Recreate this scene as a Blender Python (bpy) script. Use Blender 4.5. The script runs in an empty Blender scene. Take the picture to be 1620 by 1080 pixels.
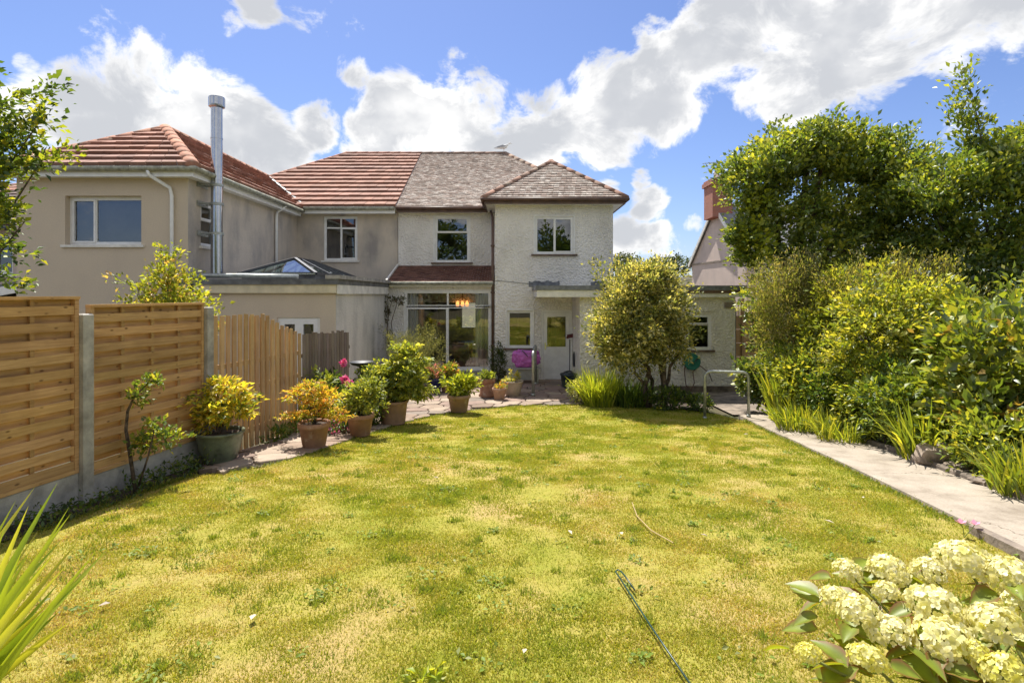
import bpy, bmesh, math, random
import numpy as np
from mathutils import Vector, Matrix, noise as mnoise

R = math.radians
random.seed(7)
rng = np.random.default_rng(7)
scene = bpy.context.scene
COL = scene.collection

# ------------------------------------------------------------------ camera
CAMH = 2.58
cam_d = bpy.data.cameras.new('camera')
cam = bpy.data.objects.new('camera', cam_d)
COL.objects.link(cam)
cam.location = (0, 0, CAMH)
cam.rotation_euler = (R(90), 0, 0)
cam_d.sensor_width = 36
cam_d.lens = 20.0
cam_d.shift_y = -75.0/1620
cam_d.clip_start = .05
cam_d.clip_end = 3000
scene.camera = cam

# ------------------------------------------------------------------ light
SUN_DIR = Vector((.20, -.52, -1.0)).normalized()      # the way the light travels
sun_d = bpy.data.lights.new('sun', 'SUN')
sun_d.energy = 3.9
sun_d.angle = R(.53)
sun_d.color = (1.0, .95, .86)
sun = bpy.data.objects.new('sun', sun_d)
COL.objects.link(sun)
sun.rotation_euler = SUN_DIR.to_track_quat('-Z', 'Y').to_euler()
sun.location = (0, 0, 40)

scene.view_settings.view_transform = 'Standard'
scene.view_settings.look = 'None'
scene.view_settings.gamma = 1
scene.view_settings.use_curve_mapping = False
scene.view_settings.exposure = 1.15

def direction(px, py):
    return Vector(((px-810)/900, 1, (465-py)/900)).normalized()

def build_world():
    w = bpy.data.worlds.new('World')
    scene.world = w
    w.use_nodes = True
    nt = w.node_tree
    N, L = nt.nodes, nt.links
    N.clear()
    out = N.new('ShaderNodeOutputWorld')
    bg = N.new('ShaderNodeBackground')
    L.new(bg.outputs[0], out.inputs[0])
    sky = N.new('ShaderNodeTexSky')
    sky.sky_type = 'NISHITA'
    sky.sun_disc = False
    to_sun = -SUN_DIR
    sky.sun_elevation = math.asin(to_sun.z)
    sky.sun_rotation = math.atan2(to_sun.x, to_sun.y)
    sky.altitude = 50
    sky.air_density = 1.0
    sky.dust_density = .6
    sky.ozone_density = 2.2
    tc = N.new('ShaderNodeTexCoord')
    nrm = N.new('ShaderNodeVectorMath'); nrm.operation = 'NORMALIZE'
    L.new(tc.outputs['Generated'], nrm.inputs[0])
    D = nrm.outputs[0]
    def math_(op, a, b=None, clamp=False):
        n = N.new('ShaderNodeMath'); n.operation = op; n.use_clamp = clamp
        for i, v in enumerate((a, b)):
            if v is None: continue
            if isinstance(v, (int, float)): n.inputs[i].default_value = v
            else: L.new(v, n.inputs[i])
        return n.outputs[0]
    # cloud banks: where in the sky they stand (direction, angular radius)
    banks = [  # px, py, radius deg, weight
        (250,150,7.5,1.), (150,190,6.5,1.), (340,185,6.5,1.), (60,165,4,.8), (420,240,5,.9), (200,250,8,.8),
        (640,170,6,1.), (740,170,6.5,1.), (850,205,6.5,1.), (950,195,5.5,1.), (600,215,4.5,.9), (700,230,6,.8),
        (960,140,5,1.), (1050,140,6,1.), (1130,80,6.5,1.), (1230,60,8,1.), (1230,120,6,1.), (1370,50,8,1.), (1330,110,4.5,.85), (1500,10,7,1.), (1600,10,6,1.),
        (500,200,3,.8), (1640,-60,9,1.), (1200,-30,6,.9), (565,115,2.4,.75), (408,15,2.2,.6), (365,42,1.6,.45), (1035,55,2.6,.75), (42,102,1.4,.7), (118,108,1.2,.7),
        (1030,320,2.6,.8), (1015,286,1.5,.75), (1040,395,4,.85), (1095,352,1.6,.75), (990,385,3,.75), (960,300,2,.6)]
    acc = None
    for px, py, rad, wt in banks:
        c = direction(px, py)
        d = N.new('ShaderNodeVectorMath'); d.operation = 'DOT_PRODUCT'
        L.new(D, d.inputs[0]); d.inputs[1].default_value = c
        m = N.new('ShaderNodeMapRange'); m.interpolation_type = 'SMOOTHSTEP'
        L.new(d.outputs['Value'], m.inputs[0])
        m.inputs[1].default_value = math.cos(R(rad*1.0)); m.inputs[2].default_value = math.cos(R(rad*.1))
        m.inputs[3].default_value = 0; m.inputs[4].default_value = wt
        acc = m.outputs[0] if acc is None else math_('MAXIMUM', acc, m.outputs[0])
    # rest of the sky: broken cloud, thickened out of view to brighten the facades
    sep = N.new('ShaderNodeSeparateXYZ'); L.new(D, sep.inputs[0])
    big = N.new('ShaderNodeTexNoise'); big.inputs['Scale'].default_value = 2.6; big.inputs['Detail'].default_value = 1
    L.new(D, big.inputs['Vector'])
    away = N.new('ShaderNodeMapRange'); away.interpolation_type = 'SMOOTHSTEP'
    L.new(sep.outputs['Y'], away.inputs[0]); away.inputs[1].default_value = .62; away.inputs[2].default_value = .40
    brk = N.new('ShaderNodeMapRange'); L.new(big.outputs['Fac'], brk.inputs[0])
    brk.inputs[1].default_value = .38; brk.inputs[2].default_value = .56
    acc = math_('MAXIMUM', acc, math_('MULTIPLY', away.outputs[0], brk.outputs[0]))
    def fbm(vec, scale, detail, rough=.55, dist=.0):
        n = N.new('ShaderNodeTexNoise')
        n.inputs['Scale'].default_value = scale; n.inputs['Detail'].default_value = detail
        n.inputs['Roughness'].default_value = rough; n.inputs['Distortion'].default_value = dist
        L.new(vec, n.inputs['Vector'])
        return n.outputs['Fac']
    st = N.new('ShaderNodeVectorMath'); st.operation = 'MULTIPLY'
    L.new(D, st.inputs[0]); st.inputs[1].default_value = (1, 1, 1.35)
    P = st.outputs[0]
    n1 = fbm(P, 8, 10, .62, .35)
    # density = bank - threshold + billow
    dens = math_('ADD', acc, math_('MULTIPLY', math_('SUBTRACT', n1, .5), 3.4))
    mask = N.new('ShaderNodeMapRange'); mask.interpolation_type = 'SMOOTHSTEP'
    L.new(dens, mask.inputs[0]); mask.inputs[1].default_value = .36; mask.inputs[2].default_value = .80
    # brightness of the cloud: thin sunlit rims, greyer thick undersides
    sh = N.new('ShaderNodeVectorMath'); sh.operation = 'ADD'
    L.new(P, sh.inputs[0]); sh.inputs[1].default_value = (-.01, 0, .05)
    n2 = fbm(sh.outputs[0], 7, 5, .5)
    thick = N.new('ShaderNodeMapRange'); thick.interpolation_type = 'SMOOTHSTEP'
    L.new(math_('ADD', math_('MULTIPLY', math_('MINIMUM', dens, 1.15), .42), n2), thick.inputs[0])
    thick.inputs[1].default_value = .66; thick.inputs[2].default_value = 1.06
    cc = N.new('ShaderNodeMix'); cc.data_type = 'RGBA'
    L.new(thick.outputs[0], cc.inputs[0])
    cc.inputs[6].default_value = (5.5, 5.45, 5.35, 1)
    cc.inputs[7].default_value = (2.9, 3.0, 3.2, 1)
    # sky colour (a touch deeper blue)
    tint = N.new('ShaderNodeMix'); tint.data_type = 'RGBA'; tint.blend_type = 'MULTIPLY'
    tint.inputs[0].default_value = 1
    L.new(sky.outputs[0], tint.inputs[6]); tint.inputs[7].default_value = (.50, .53, .68, 1)
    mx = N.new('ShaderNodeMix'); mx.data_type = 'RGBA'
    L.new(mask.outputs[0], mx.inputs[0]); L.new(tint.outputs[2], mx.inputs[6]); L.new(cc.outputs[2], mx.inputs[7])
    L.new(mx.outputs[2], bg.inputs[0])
    bg.inputs[1].default_value = .10
    w.cycles.sampling_method = 'MANUAL'
    w.cycles.sample_map_resolution = 512
build_world()
scene.cycles.max_bounces = 8
scene.cycles.transparent_max_bounces = 12
scene.cycles.sample_clamp_indirect = 6

# ------------------------------------------------------------------ helpers
WL = {}
def wl(o): return WL.get(o.name, Vector((0, 0, 0)))

def tag(o, label=None, cat=None, group=None, kind=None):
    if label: o['label'] = label
    if cat: o['category'] = cat
    if group: o['group'] = group
    if kind: o['kind'] = kind
    return o

def thing(name, label, cat, loc=(0, 0, 0), group=None):
    o = bpy.data.objects.new(name, None)
    COL.objects.link(o)
    o.location = loc
    o.empty_display_size = .1
    WL[o.name] = Vector(loc)
    return tag(o, label, cat, group)

def link(name, me, mat, parent=None, smooth=False):
    o = bpy.data.objects.new(name, me)
    COL.objects.link(o)
    if mat is not None and len(me.materials) == 0: me.materials.append(mat)
    if parent is not None: o.parent = parent
    if smooth: me.polygons.foreach_set('use_smooth', [True]*len(me.polygons))
    WL[o.name] = wl(parent) if parent is not None else Vector((0, 0, 0))
    return o

class MB:
    def __init__(s): s.v = []; s.f = []; s.c = []
    def add(s, vs, fs, col=None):
        b = len(s.v); s.v += [tuple(p) for p in vs]; s.f += [tuple(i+b for i in f) for f in fs]
        s.c += [col or (1, 1, 1)]*len(vs)
    def obox(s, o, u, n, u0, u1, z0, z1, d0, d1, col=None):
        """box on a wall: u along, z up (absolute), d outward"""
        o, u, n = Vector(o), Vector(u), Vector(n)
        P = [Vector((o.x, o.y, 0)) + u*a + n*d + Vector((0, 0, z)) for z in (z0, z1) for d in (d0, d1) for a in (u0, u1)]
        s.add(P, [(0, 1, 3, 2), (4, 6, 7, 5), (0, 4, 5, 1), (2, 3, 7, 6), (0, 2, 6, 4), (1, 5, 7, 3)], col)
    def box(s, x0, x1, y0, y1, z0, z1, col=None):
        s.obox((0, 0, 0), (1, 0, 0), (0, 1, 0), x0, x1, z0, z1, y0, y1, col)
    def bar(s, a, b, w, h, up=(0, 0, 1), col=None):
        a, b = Vector(a), Vector(b); t = (b-a).normalized()
        side = t.cross(Vector(up))
        if side.length < 1e-4: side = t.cross(Vector((0, 1, 0)))
        side.normalize(); up2 = side.cross(t)
        P = []
        for p in (a, b):
            for i, j in ((-1, -1), (1, -1), (1, 1), (-1, 1)): P.append(p + side*(i*w/2) + up2*(j*h/2))
        s.add(P, [(3, 2, 1, 0), (4, 5, 6, 7), (0, 1, 5, 4), (1, 2, 6, 5), (2, 3, 7, 6), (3, 0, 4, 7)], col)
    def tube(s, pts, r, n=8, col=None, cap=True):
        pts = [Vector(p) for p in pts]
        rs = r if isinstance(r, (list, tuple)) else [r]*len(pts)
        V = []; F = []
        ref = None
        for i, p in enumerate(pts):
            t = (pts[min(i+1, len(pts)-1)] - pts[max(i-1, 0)]).normalized()
            if ref is None:
                ref = t.cross(Vector((0, 0, 1)))
                if ref.length < 1e-3: ref = Vector((1, 0, 0))
            ref = (ref - t*ref.dot(t)).normalized()
            b = t.cross(ref)
            for k in range(n):
                a = 2*math.pi*k/n
                V.append(p + (ref*math.cos(a) + b*math.sin(a))*rs[i])
        for i in range(len(pts)-1):
            for k in range(n):
                a = i*n+k; c = i*n+(k+1) % n
                F.append((a, c, c+n, a+n))
        if cap:
            F.append(tuple(range(n-1, -1, -1))); F.append(tuple(range((len(pts)-1)*n, len(pts)*n)))
        s.add(V, F, col)
    def lathe(s, prof, c=(0, 0, 0), n=28, col=None):
        c = Vector(c); V = []; F = []
        for r, z in prof:
            for k in range(n):
                a = 2*math.pi*k/n
                V.append(c + Vector((r*math.cos(a), r*math.sin(a), z)))
        for i in range(len(prof)-1):
            for k in range(n):
                a = i*n+k; d = i*n+(k+1) % n
                F.append((a, d, d+n, a+n))
        s.add(V, F, col)
    def build(s, name, mat, parent=None, smooth=False, local=False):
        me = bpy.data.meshes.new(name)
        off = Vector((0, 0, 0)) if (parent is None or local) else wl(parent)
        me.from_pydata([(x-off.x, y-off.y, z-off.z) for x, y, z in s.v], [], s.f)
        a = me.color_attributes.new('Col', 'FLOAT_COLOR', 'POINT')
        a.data.foreach_set('color', np.array([(r, g, b, 1) for r, g, b in s.c], dtype=np.float32).ravel())
        me.update()
        return link(name, me, mat, parent, smooth)

def fast_mesh(name, V, F, C, mat, parent=None, smooth=False):
    """V (n,3) F (m,k) C (n,3) numpy"""
    me = bpy.data.meshes.new(name)
    off = np.array(wl(parent)) if parent is not None else np.zeros(3)
    V = np.asarray(V, dtype=np.float64) - off
    n, m, k = len(V), len(F), F.shape[1]
    me.vertices.add(n); me.vertices.foreach_set('co', V.astype(np.float32).ravel())
    me.loops.add(m*k); me.loops.foreach_set('vertex_index', F.astype(np.int32).ravel())
    me.polygons.add(m)
    me.polygons.foreach_set('loop_start', np.arange(0, m*k, k, dtype=np.int32))
    if smooth: me.polygons.foreach_set('use_smooth', np.ones(m, dtype=bool))
    me.update(calc_edges=True)
    a = me.color_attributes.new('Col', 'FLOAT_COLOR', 'POINT')
    C4 = np.ones((n, 4), dtype=np.float32); C4[:, :3] = C
    a.data.foreach_set('color', C4.ravel())
    return link(name, me, mat, parent)

def at(px, py, Y):
    return Vector(((px-810)/900*Y, Y, CAMH-(py-465)/900*Y))

def sstep(a, b, x):
    t = min(1, max(0, (x-a)/(b-a))); return t*t*(3-2*t)

def zg(x, y):
    """height of the garden ground"""
    s = .83-.062*y
    if s < -.05: b = 0.
    elif s < .15: b = (s+.05)**2/.4
    else: b = s-.05
    b = min(b, 1.5)
    b += .04*sstep(0.15, .4, s)
    b -= .09*sstep(-3.6, -4.3, x)*sstep(13, 9, y)
    return b
zgv = np.vectorize(zg)
def gp(px, py):
    """the point of the ground seen at a pixel"""
    lo, hi = 1.0, 60.0
    for _ in range(60):
        Y = (lo+hi)/2; p = at(px, py, Y)
        if p.z > zg(p.x, p.y): lo = Y
        else: hi = Y
    return p

# ------------------------------------------------------------------ materials
def nodes(name):
    m = bpy.data.materials.new(name); m.use_nodes = True
    nt = m.node_tree
    b = nt.nodes['Principled BSDF']
    return m, nt.nodes, nt.links, b
def rgb(c): return (c[0], c[1], c[2], 1)
def noise_node(N, L, scale, detail=4, rough=.55, vec=None):
    n = N.new('ShaderNodeTexNoise'); n.inputs['Scale'].default_value = scale
    n.inputs['Detail'].default_value = detail; n.inputs['Roughness'].default_value = rough
    if vec is not None: L.new(vec, n.inputs['Vector'])
    return n
def ramp(N, L, src, stops):
    r = N.new('ShaderNodeValToRGB'); L.new(src, r.inputs[0])
    e = r.color_ramp.elements
    while len(e) < len(stops): e.new(.5)
    for i, (p, c) in enumerate(stops): e[i].position = p; e[i].color = rgb(c)
    return r.outputs[0]
def mixc(N, L, fac, a, b, mode='MIX'):
    m = N.new('ShaderNodeMix'); m.data_type = 'RGBA'; m.blend_type = mode
    for i, v in ((0, fac), (6, a), (7, b)):
        if isinstance(v, (int, float)): m.inputs[i].default_value = v
        elif isinstance(v, tuple): m.inputs[i].default_value = rgb(v)
        else: L.new(v, m.inputs[i])
    return m.outputs[2]
def pos(N, L, scale=None):
    g = N.new('ShaderNodeNewGeometry'); o = g.outputs['Position']
    if scale:
        m = N.new('ShaderNodeVectorMath'); m.operation = 'MULTIPLY'
        L.new(o, m.inputs[0]); m.inputs[1].default_value = scale; o = m.outputs[0]
    return o
def bump(N, L, b, h, strength, dist):
    n = N.new('ShaderNodeBump'); n.inputs['Strength'].default_value = strength; n.inputs['Distance'].default_value = dist
    L.new(h, n.inputs['Height']); L.new(n.outputs[0], b.inputs['Normal'])
def colattr(N):
    a = N.new('ShaderNodeAttribute'); a.attribute_name = 'Col'; return a.outputs['Color']

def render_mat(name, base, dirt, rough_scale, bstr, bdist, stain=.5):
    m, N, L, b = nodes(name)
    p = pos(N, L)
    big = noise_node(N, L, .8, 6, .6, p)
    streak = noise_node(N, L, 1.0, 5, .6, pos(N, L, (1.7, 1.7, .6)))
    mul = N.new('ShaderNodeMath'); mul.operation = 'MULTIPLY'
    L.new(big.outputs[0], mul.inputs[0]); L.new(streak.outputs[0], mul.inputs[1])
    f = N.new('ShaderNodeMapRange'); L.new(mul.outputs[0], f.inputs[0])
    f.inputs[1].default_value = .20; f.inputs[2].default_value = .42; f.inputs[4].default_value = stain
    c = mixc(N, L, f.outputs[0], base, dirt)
    fine = noise_node(N, L, 40, 3, .6, p)
    c = mixc(N, L, .25, c, ramp(N, L, fine.outputs[0], [(.3, (.55, .55, .55)), (.7, (1, 1, 1))]), 'MULTIPLY')
    L.new(c, b.inputs['Base Color']); b.inputs['Roughness'].default_value = .92
    v = N.new('ShaderNodeTexVoronoi'); v.inputs['Scale'].default_value = rough_scale; L.new(p, v.inputs['Vector'])
    n2 = noise_node(N, L, rough_scale*.55, 4, .6, p)
    ad = N.new('ShaderNodeMath'); ad.operation = 'ADD'; L.new(v.outputs['Distance'], ad.inputs[0]); L.new(n2.outputs[0], ad.inputs[1])
    bump(N, L, b, ad.outputs[0], bstr, bdist)
    return m
def plain(name, c, rough=.5, metal=0, var=.12, vs=6, bstr=0, bscale=30, spec=.5):
    m, N, L, b = nodes(name)
    n = noise_node(N, L, vs, 5, .6, pos(N, L))
    d = tuple(x*(1-var*2) for x in c); u = tuple(min(1, x*(1+var)) for x in c)
    L.new(ramp(N, L, n.outputs[0], [(.3, d), (.7, u)]), b.inputs['Base Color'])
    b.inputs['Roughness'].default_value = rough; b.inputs['Metallic'].default_value = metal
    b.inputs['Specular IOR Level'].default_value = spec
    if bstr:
        n2 = noise_node(N, L, bscale, 5, .6, pos(N, L)); bump(N, L, b, n2.outputs[0], bstr, .01)
    return m
def attr_mat(name, rough=.85, vs=9, amt=.4, bstr=.3, bscale=60, stains=None):
    """colour from the piece's own attribute, broken by grain"""
    m, N, L, b = nodes(name)
    n = noise_node(N, L, vs, 6, .65, pos(N, L))
    c = mixc(N, L, amt, colattr(N), ramp(N, L, n.outputs[0], [(.3, (.45, .45, .45)), (.7, (1.15, 1.15, 1.15))]), 'MULTIPLY')
    if stains:
        s = noise_node(N, L, stains[1], 6, .7, pos(N, L))
        f = N.new('ShaderNodeMapRange'); L.new(s.outputs[0], f.inputs[0]); f.inputs[1].default_value = stains[2]; f.inputs[2].default_value = stains[2]+.09
        f.inputs[4].default_value = stains[3]
        c = mixc(N, L, f.outputs[0], c, stains[0])
    L.new(c, b.inputs['Base Color']); b.inputs['Roughness'].default_value = rough
    b.inputs['Specular IOR Level'].default_value = .25
    n2 = noise_node(N, L, bscale, 5, .6, pos(N, L)); bump(N, L, b, n2.outputs[0], bstr, .01)
    return m
def leaf_mat(name, trans=.54, gloss=.03, tcol=(1.35, 1.2, .45)):
    m = bpy.data.materials.new(name); m.use_nodes = True
    N, L = m.node_tree.nodes, m.node_tree.links; N.clear()
    out = N.new('ShaderNodeOutputMaterial')
    c = colattr(N)
    d = N.new('ShaderNodeBsdfDiffuse'); L.new(c, d.inputs[0])
    t = N.new('ShaderNodeBsdfTranslucent')
    L.new(mixc(N, L, 1., c, tcol, 'MULTIPLY'), t.inputs[0])
    g = N.new('ShaderNodeBsdfGlossy'); g.inputs['Roughness'].default_value = .45; g.inputs[0].default_value = (1, 1, 1, 1)
    m1 = N.new('ShaderNodeMixShader'); m1.inputs[0].default_value = trans
    L.new(d.outputs[0], m1.inputs[1]); L.new(t.outputs[0], m1.inputs[2])
    m2 = N.new('ShaderNodeMixShader'); m2.inputs[0].default_value = gloss
    L.new(m1.outputs[0], m2.inputs[1]); L.new(g.outputs[0], m2.inputs[2])
    L.new(m2.outputs[0], out.inputs[0])
    return m
def glass_mat(name, tint=(.82, .86, .84), refl=.10):
    m = bpy.data.materials.new(name); m.use_nodes = True
    N, L = m.node_tree.nodes, m.node_tree.links; N.clear()
    out = N.new('ShaderNodeOutputMaterial')
    t = N.new('ShaderNodeBsdfTransparent'); t.inputs[0].default_value = rgb(tint)
    g = N.new('ShaderNodeBsdfGlossy'); g.inputs['Roughness'].default_value = .0; g.inputs[0].default_value = (.95, .97, 1, 1)
    n = noise_node(N, L, 1.3, 1, .5, pos(N, L)); bp = N.new('ShaderNodeBump')
    bp.inputs['Strength'].default_value = .04; bp.inputs['Distance'].default_value = .05
    L.new(n.outputs[0], bp.inputs['Height']); L.new(bp.outputs[0], g.inputs['Normal'])
    f = N.new('ShaderNodeFresnel'); f.inputs[0].default_value = 1.5
    a = N.new('ShaderNodeMath'); a.operation = 'ADD'; a.use_clamp = True; L.new(f.outputs[0], a.inputs[0]); a.inputs[1].default_value = refl
    mx = N.new('ShaderNodeMixShader'); L.new(a.outputs[0], mx.inputs[0]); L.new(t.outputs[0], mx.inputs[1]); L.new(g.outputs[0], mx.inputs[2])
    L.new(mx.outputs[0], out.inputs[0])
    return m
def wood_mat(name, a, b_, axis, knots=True):
    """timber with grain along an axis, knots, colour from board attribute"""
    m, N, L, b = nodes(name)
    sc = {'h': (2.2, 2.2, 42), 'v': (42, 42, 2.2)}[axis]
    n = noise_node(N, L, 1.0, 6, .6, pos(N, L, sc))
    c = ramp(N, L, n.outputs[0], [(.28, a), (.72, b_)])
    c = mixc(N, L, 1., c, colattr(N), 'MULTIPLY')
    if knots:
        ks = {'h': (5.0, 5.0, 11), 'v': (11, 11, 5.0)}[axis]
        v = N.new('ShaderNodeTexVoronoi'); v.inputs['Scale'].default_value = 1.0; L.new(pos(N, L, ks), v.inputs['Vector'])
        f = N.new('ShaderNodeMapRange'); L.new(v.outputs['Distance'], f.inputs[0])
        f.inputs[1].default_value = .16; f.inputs[2].default_value = .07; f.inputs[4].default_value = .8
        c = mixc(N, L, f.outputs[0], c, (.10, .05, .02))
    big = noise_node(N, L, 2.5, 4, .6, pos(N, L))
    c = mixc(N, L, .5, c, ramp(N, L, big.outputs[0], [(.3, (.65, .62, .6)), (.65, (1.05, 1.05, 1.05))]), 'MULTIPLY')
    L.new(c, b.inputs['Base Color']); b.inputs['Roughness'].default_value = .8; b.inputs['Specular IOR Level'].default_value = .25
    bump(N, L, b, n.outputs[0], .25, .004)
    return m

M = {}
M['white_render'] = render_mat('white_pebbledash', (.88, .85, .79), (.52, .49, .44), 17, .9, .032, .55)
M['tan_render'] = render_mat('tan_render', (.64, .54, .415), (.54, .455, .36), 60, .25, .006, .5)
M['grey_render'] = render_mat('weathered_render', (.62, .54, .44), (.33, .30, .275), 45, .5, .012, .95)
M['cream_render'] = render_mat('cream_render', (.62, .54, .38), (.42, .37, .28), 60, .25, .006, .5)
M['pink_render'] = render_mat('pink_render', (.62, .50, .43), (.42, .35, .31), 50, .4, .01, .6)
M['party_render'] = render_mat('party_wall_render', (.72, .69, .63), (.36, .35, .33), 34, .7, .02, .9)
M['upvc'] = plain('white_upvc', (.82, .82, .80), .35, 0, .05)
M['white_paint'] = plain('white_board_paint', (.78, .76, .70), .55, 0, .12, 4)
M['brown_paint'] = plain('brown_board_paint', (.13, .075, .05), .5, 0, .2, 5)
M['grey_gutter'] = plain('mossy_gutter', (.36, .36, .28), .6, 0, .3, 9)
M['lead'] = plain('lead_flashing', (.19, .20, .215), .55, 0, .25, 7, .3, 20)
M['felt'] = plain('roof_felt', (.16, .165, .17), .8, 0, .25, 5, .5, 80)
M['sill'] = plain('stone_sill', (.30, .25, .20), .8, 0, .2, 8)
M['brown_sill'] = plain('brown_sill', (.17, .12, .09), .7, 0, .2, 8)
M['glass'] = glass_mat('window_glass')
M['lantern_glass'] = glass_mat('lantern_glass', (.55, .66, .66), .25)
M['dark_frame'] = plain('dark_grey_frame', (.05, .052, .058), .4, 0, .1)
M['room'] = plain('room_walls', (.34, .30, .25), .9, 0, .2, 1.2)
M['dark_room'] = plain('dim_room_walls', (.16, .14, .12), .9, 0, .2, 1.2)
M['curtain'] = plain('curtain_cloth', (.55, .55, .52), .9, 0, .12, 3)
M['red_tile'] = attr_mat('red_concrete_tile', .8, 6, .45, .4, 70, ((.30, .20, .14), 3.2, .60, .45))
M['old_tile'] = attr_mat('old_clay_tile', .85, 14, .5, .4, 60, ((.68, .63, .57), 6.0, .53, .7))
M['brown_tile'] = attr_mat('brown_clay_tile', .7, 14, .5, .4, 60)
M['ridge'] = attr_mat('ridge_tile', .85, 10, .5, .4, 50, ((.30, .27, .20), 5, .56, .6))
M['steel'] = plain('stainless_steel', (.46, .47, .49), .2, 1, .06, 8)
M['fence_wood'] = wood_mat('fresh_fence_wood', (.38, .22, .09), (.60, .385, .18), 'h')
M['picket_wood'] = wood_mat('picket_wood', (.46, .29, .14), (.66, .45, .235), 'v', False)
M['old_wood'] = wood_mat('old_grey_wood', (.17, .13, .105), (.29, .235, .19), 'v', False)
M['concrete'] = plain('concrete', (.40, .38, .345), .9, 0, .22, 5, .5, 60)
M['kerb'] = plain('kerb_concrete', (.24, .195, .155), .95, 0, .35, 4, .8, 40)
M['terracotta'] = attr_mat('terracotta', .85, 8, .5, .3, 40, ((.52, .45, .38), 5, .58, .5))
M['galv'] = plain('galvanised_rail', (.42, .44, .41), .45, .6, .2, 12)
M['soil'] = plain('soil', (.075, .052, .036), .95, 0, .5, 9, 1., 30)
M['bark'] = plain('bark', (.13, .095, .07), .95, 0, .45, 14, .8, 40)
M['leaf'] = leaf_mat('leaf')
M['leaf_gloss'] = leaf_mat('glossy_leaf', .48, .055)
M['petal'] = leaf_mat('petal', .35, .03, (1.05, 1.0, .8))
M['grass'] = leaf_mat('grass_blade', .45, .01, (1.2, 1.1, .5))

# ------------------------------------------------------------------ ground, lawn, patio, path
def sheet(name, outline, step, dz, mat, parent=None, jitter=0, kind='structure', zf=zg):
    bm = bmesh.new()
    bm.faces.new([bm.verts.new((x, y, 0)) for x, y in outline])
    xs = [p[0] for p in outline]; ys = [p[1] for p in outline]
    for axis, lo, hi in ((0, min(xs), max(xs)), (1, min(ys), max(ys))):
        k = math.floor(lo/step)+1
        while k*step < hi:
            co = [0, 0, 0]; no = [0, 0, 0]; co[axis] = k*step; no[axis] = 1
            bmesh.ops.bisect_plane(bm, geom=bm.verts[:]+bm.edges[:]+bm.faces[:], plane_co=co, plane_no=no)
            k += 1
    for v in bm.verts:
        v.co.z = zf(v.co.x, v.co.y)+dz + jitter*mnoise.noise(Vector((v.co.x*1.7, v.co.y*1.7, 3.1)))
    bmesh.ops.recalc_face_normals(bm, faces=bm.faces)
    if sum(f.normal.z for f in bm.faces) < 0: bmesh.ops.reverse_faces(bm, faces=bm.faces)
    me = bpy.data.meshes.new(name); bm.to_mesh(me); bm.free()
    o = link(name, me, mat, parent, True)
    if kind: o['kind'] = kind
    return o

def ground_mat():
    m, N, L, b = nodes('rough_ground')
    n = noise_node(N, L, 1.2, 8, .65, pos(N, L))
    L.new(ramp(N, L, n.outputs[0], [(.32, (.05, .038, .026)), (.5, (.085, .07, .035)), (.7, (.06, .075, .02))]), b.inputs['Base Color'])
    b.inputs['Roughness'].default_value = .95
    n2 = noise_node(N, L, 18, 6, .7, pos(N, L)); bump(N, L, b, n2.outputs[0], .9, .04)
    return m
def lawn_mat():
    m, N, L, b = nodes('dry_lawn')
    n = noise_node(N, L, .9, 7, .7, pos(N, L))
    c1 = ramp(N, L, n.outputs[0], [(.34, (.28, .30, .045)), (.5, (.38, .34, .08)), (.66, (.46, .35, .15))])
    n2 = noise_node(N, L, 30, 5, .75, pos(N, L))
    c = mixc(N, L, .75, c1, ramp(N, L, n2.outputs[0], [(.3, (.60, .58, .5)), (.7, (1.15, 1.12, 1.0))]), 'MULTIPLY')
    L.new(c, b.inputs['Base Color']); b.inputs['Roughness'].default_value = .95; b.inputs['Specular IOR Level'].default_value = .1
    n3 = noise_node(N, L, 60, 4, .7, pos(N, L)); bump(N, L, b, n3.outputs[0], .8, .02)
    return m
M['ground'] = ground_mat(); M['lawn'] = lawn_mat()

def build_ground():
    xs = np.concatenate([[-1500, -600, -200, -80, -40, -22], np.arange(-14, 14.1, 1.0), [22, 40, 80, 200, 600, 1500]])
    ys = np.concatenate([[-1500, -500, -100, -40, -20], np.arange(-12, 32.1, 1.0), [40, 60, 100, 200, 500, 1500]])
    V = [(x, y, zg(x, y)-.035) for y in ys for x in xs]
    nx = len(xs)
    F = [(j*nx+i, j*nx+i+1, (j+1)*nx+i+1, (j+1)*nx+i) for j in range(len(ys)-1) for i in range(nx-1)]
    mb = MB(); mb.add(V, F)
    tag(mb.build('ground', M['ground'], smooth=True), kind='structure')
build_ground()

def path_l(y): return 3.60+.09*y
def path_r(y): return 4.60+.09*y
def fence_x(y): return -4.58+.19*(y-6.05)

LAWN_EDGE = [(930, 640), (880, 641), (820, 642), (740, 650), (690, 657), (640, 669), (590, 685), (545, 700), (500, 715), (450, 730), (400, 741), (350, 748)]
lawn_edge = [(gp(a, b).x, gp(a, b).y) for a, b in LAWN_EDGE]
bed_fence = [(-3.95, 7.0), (-4.12, 6.5), (-4.28, 5.6), (-4.5, 4.4), (-4.6, 2), (-4.7, -3)]
lawn_poly = [(path_l(-3)+.1, -3)] + [(path_l(y)+.08, y) for y in np.arange(-2, 11.3, 1.0)] + [(4.3, 12.0), (3.6, 12.75), (2.9, 13.05), (2.3, 13.3)] + lawn_edge + bed_fence
sheet('lawn', lawn_poly, .3, .0, M['lawn'], jitter=.012)
patio_poly = [(x, y-.02) for x, y in lawn_edge][::-1] + [(1.9, 15.0), (1.85, 17.05), (-3.72, 17.3), (-3.72, 12.0), (-3.9, 10.9), (-4.1, 8.6), (-4.15, 7.4)]

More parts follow.
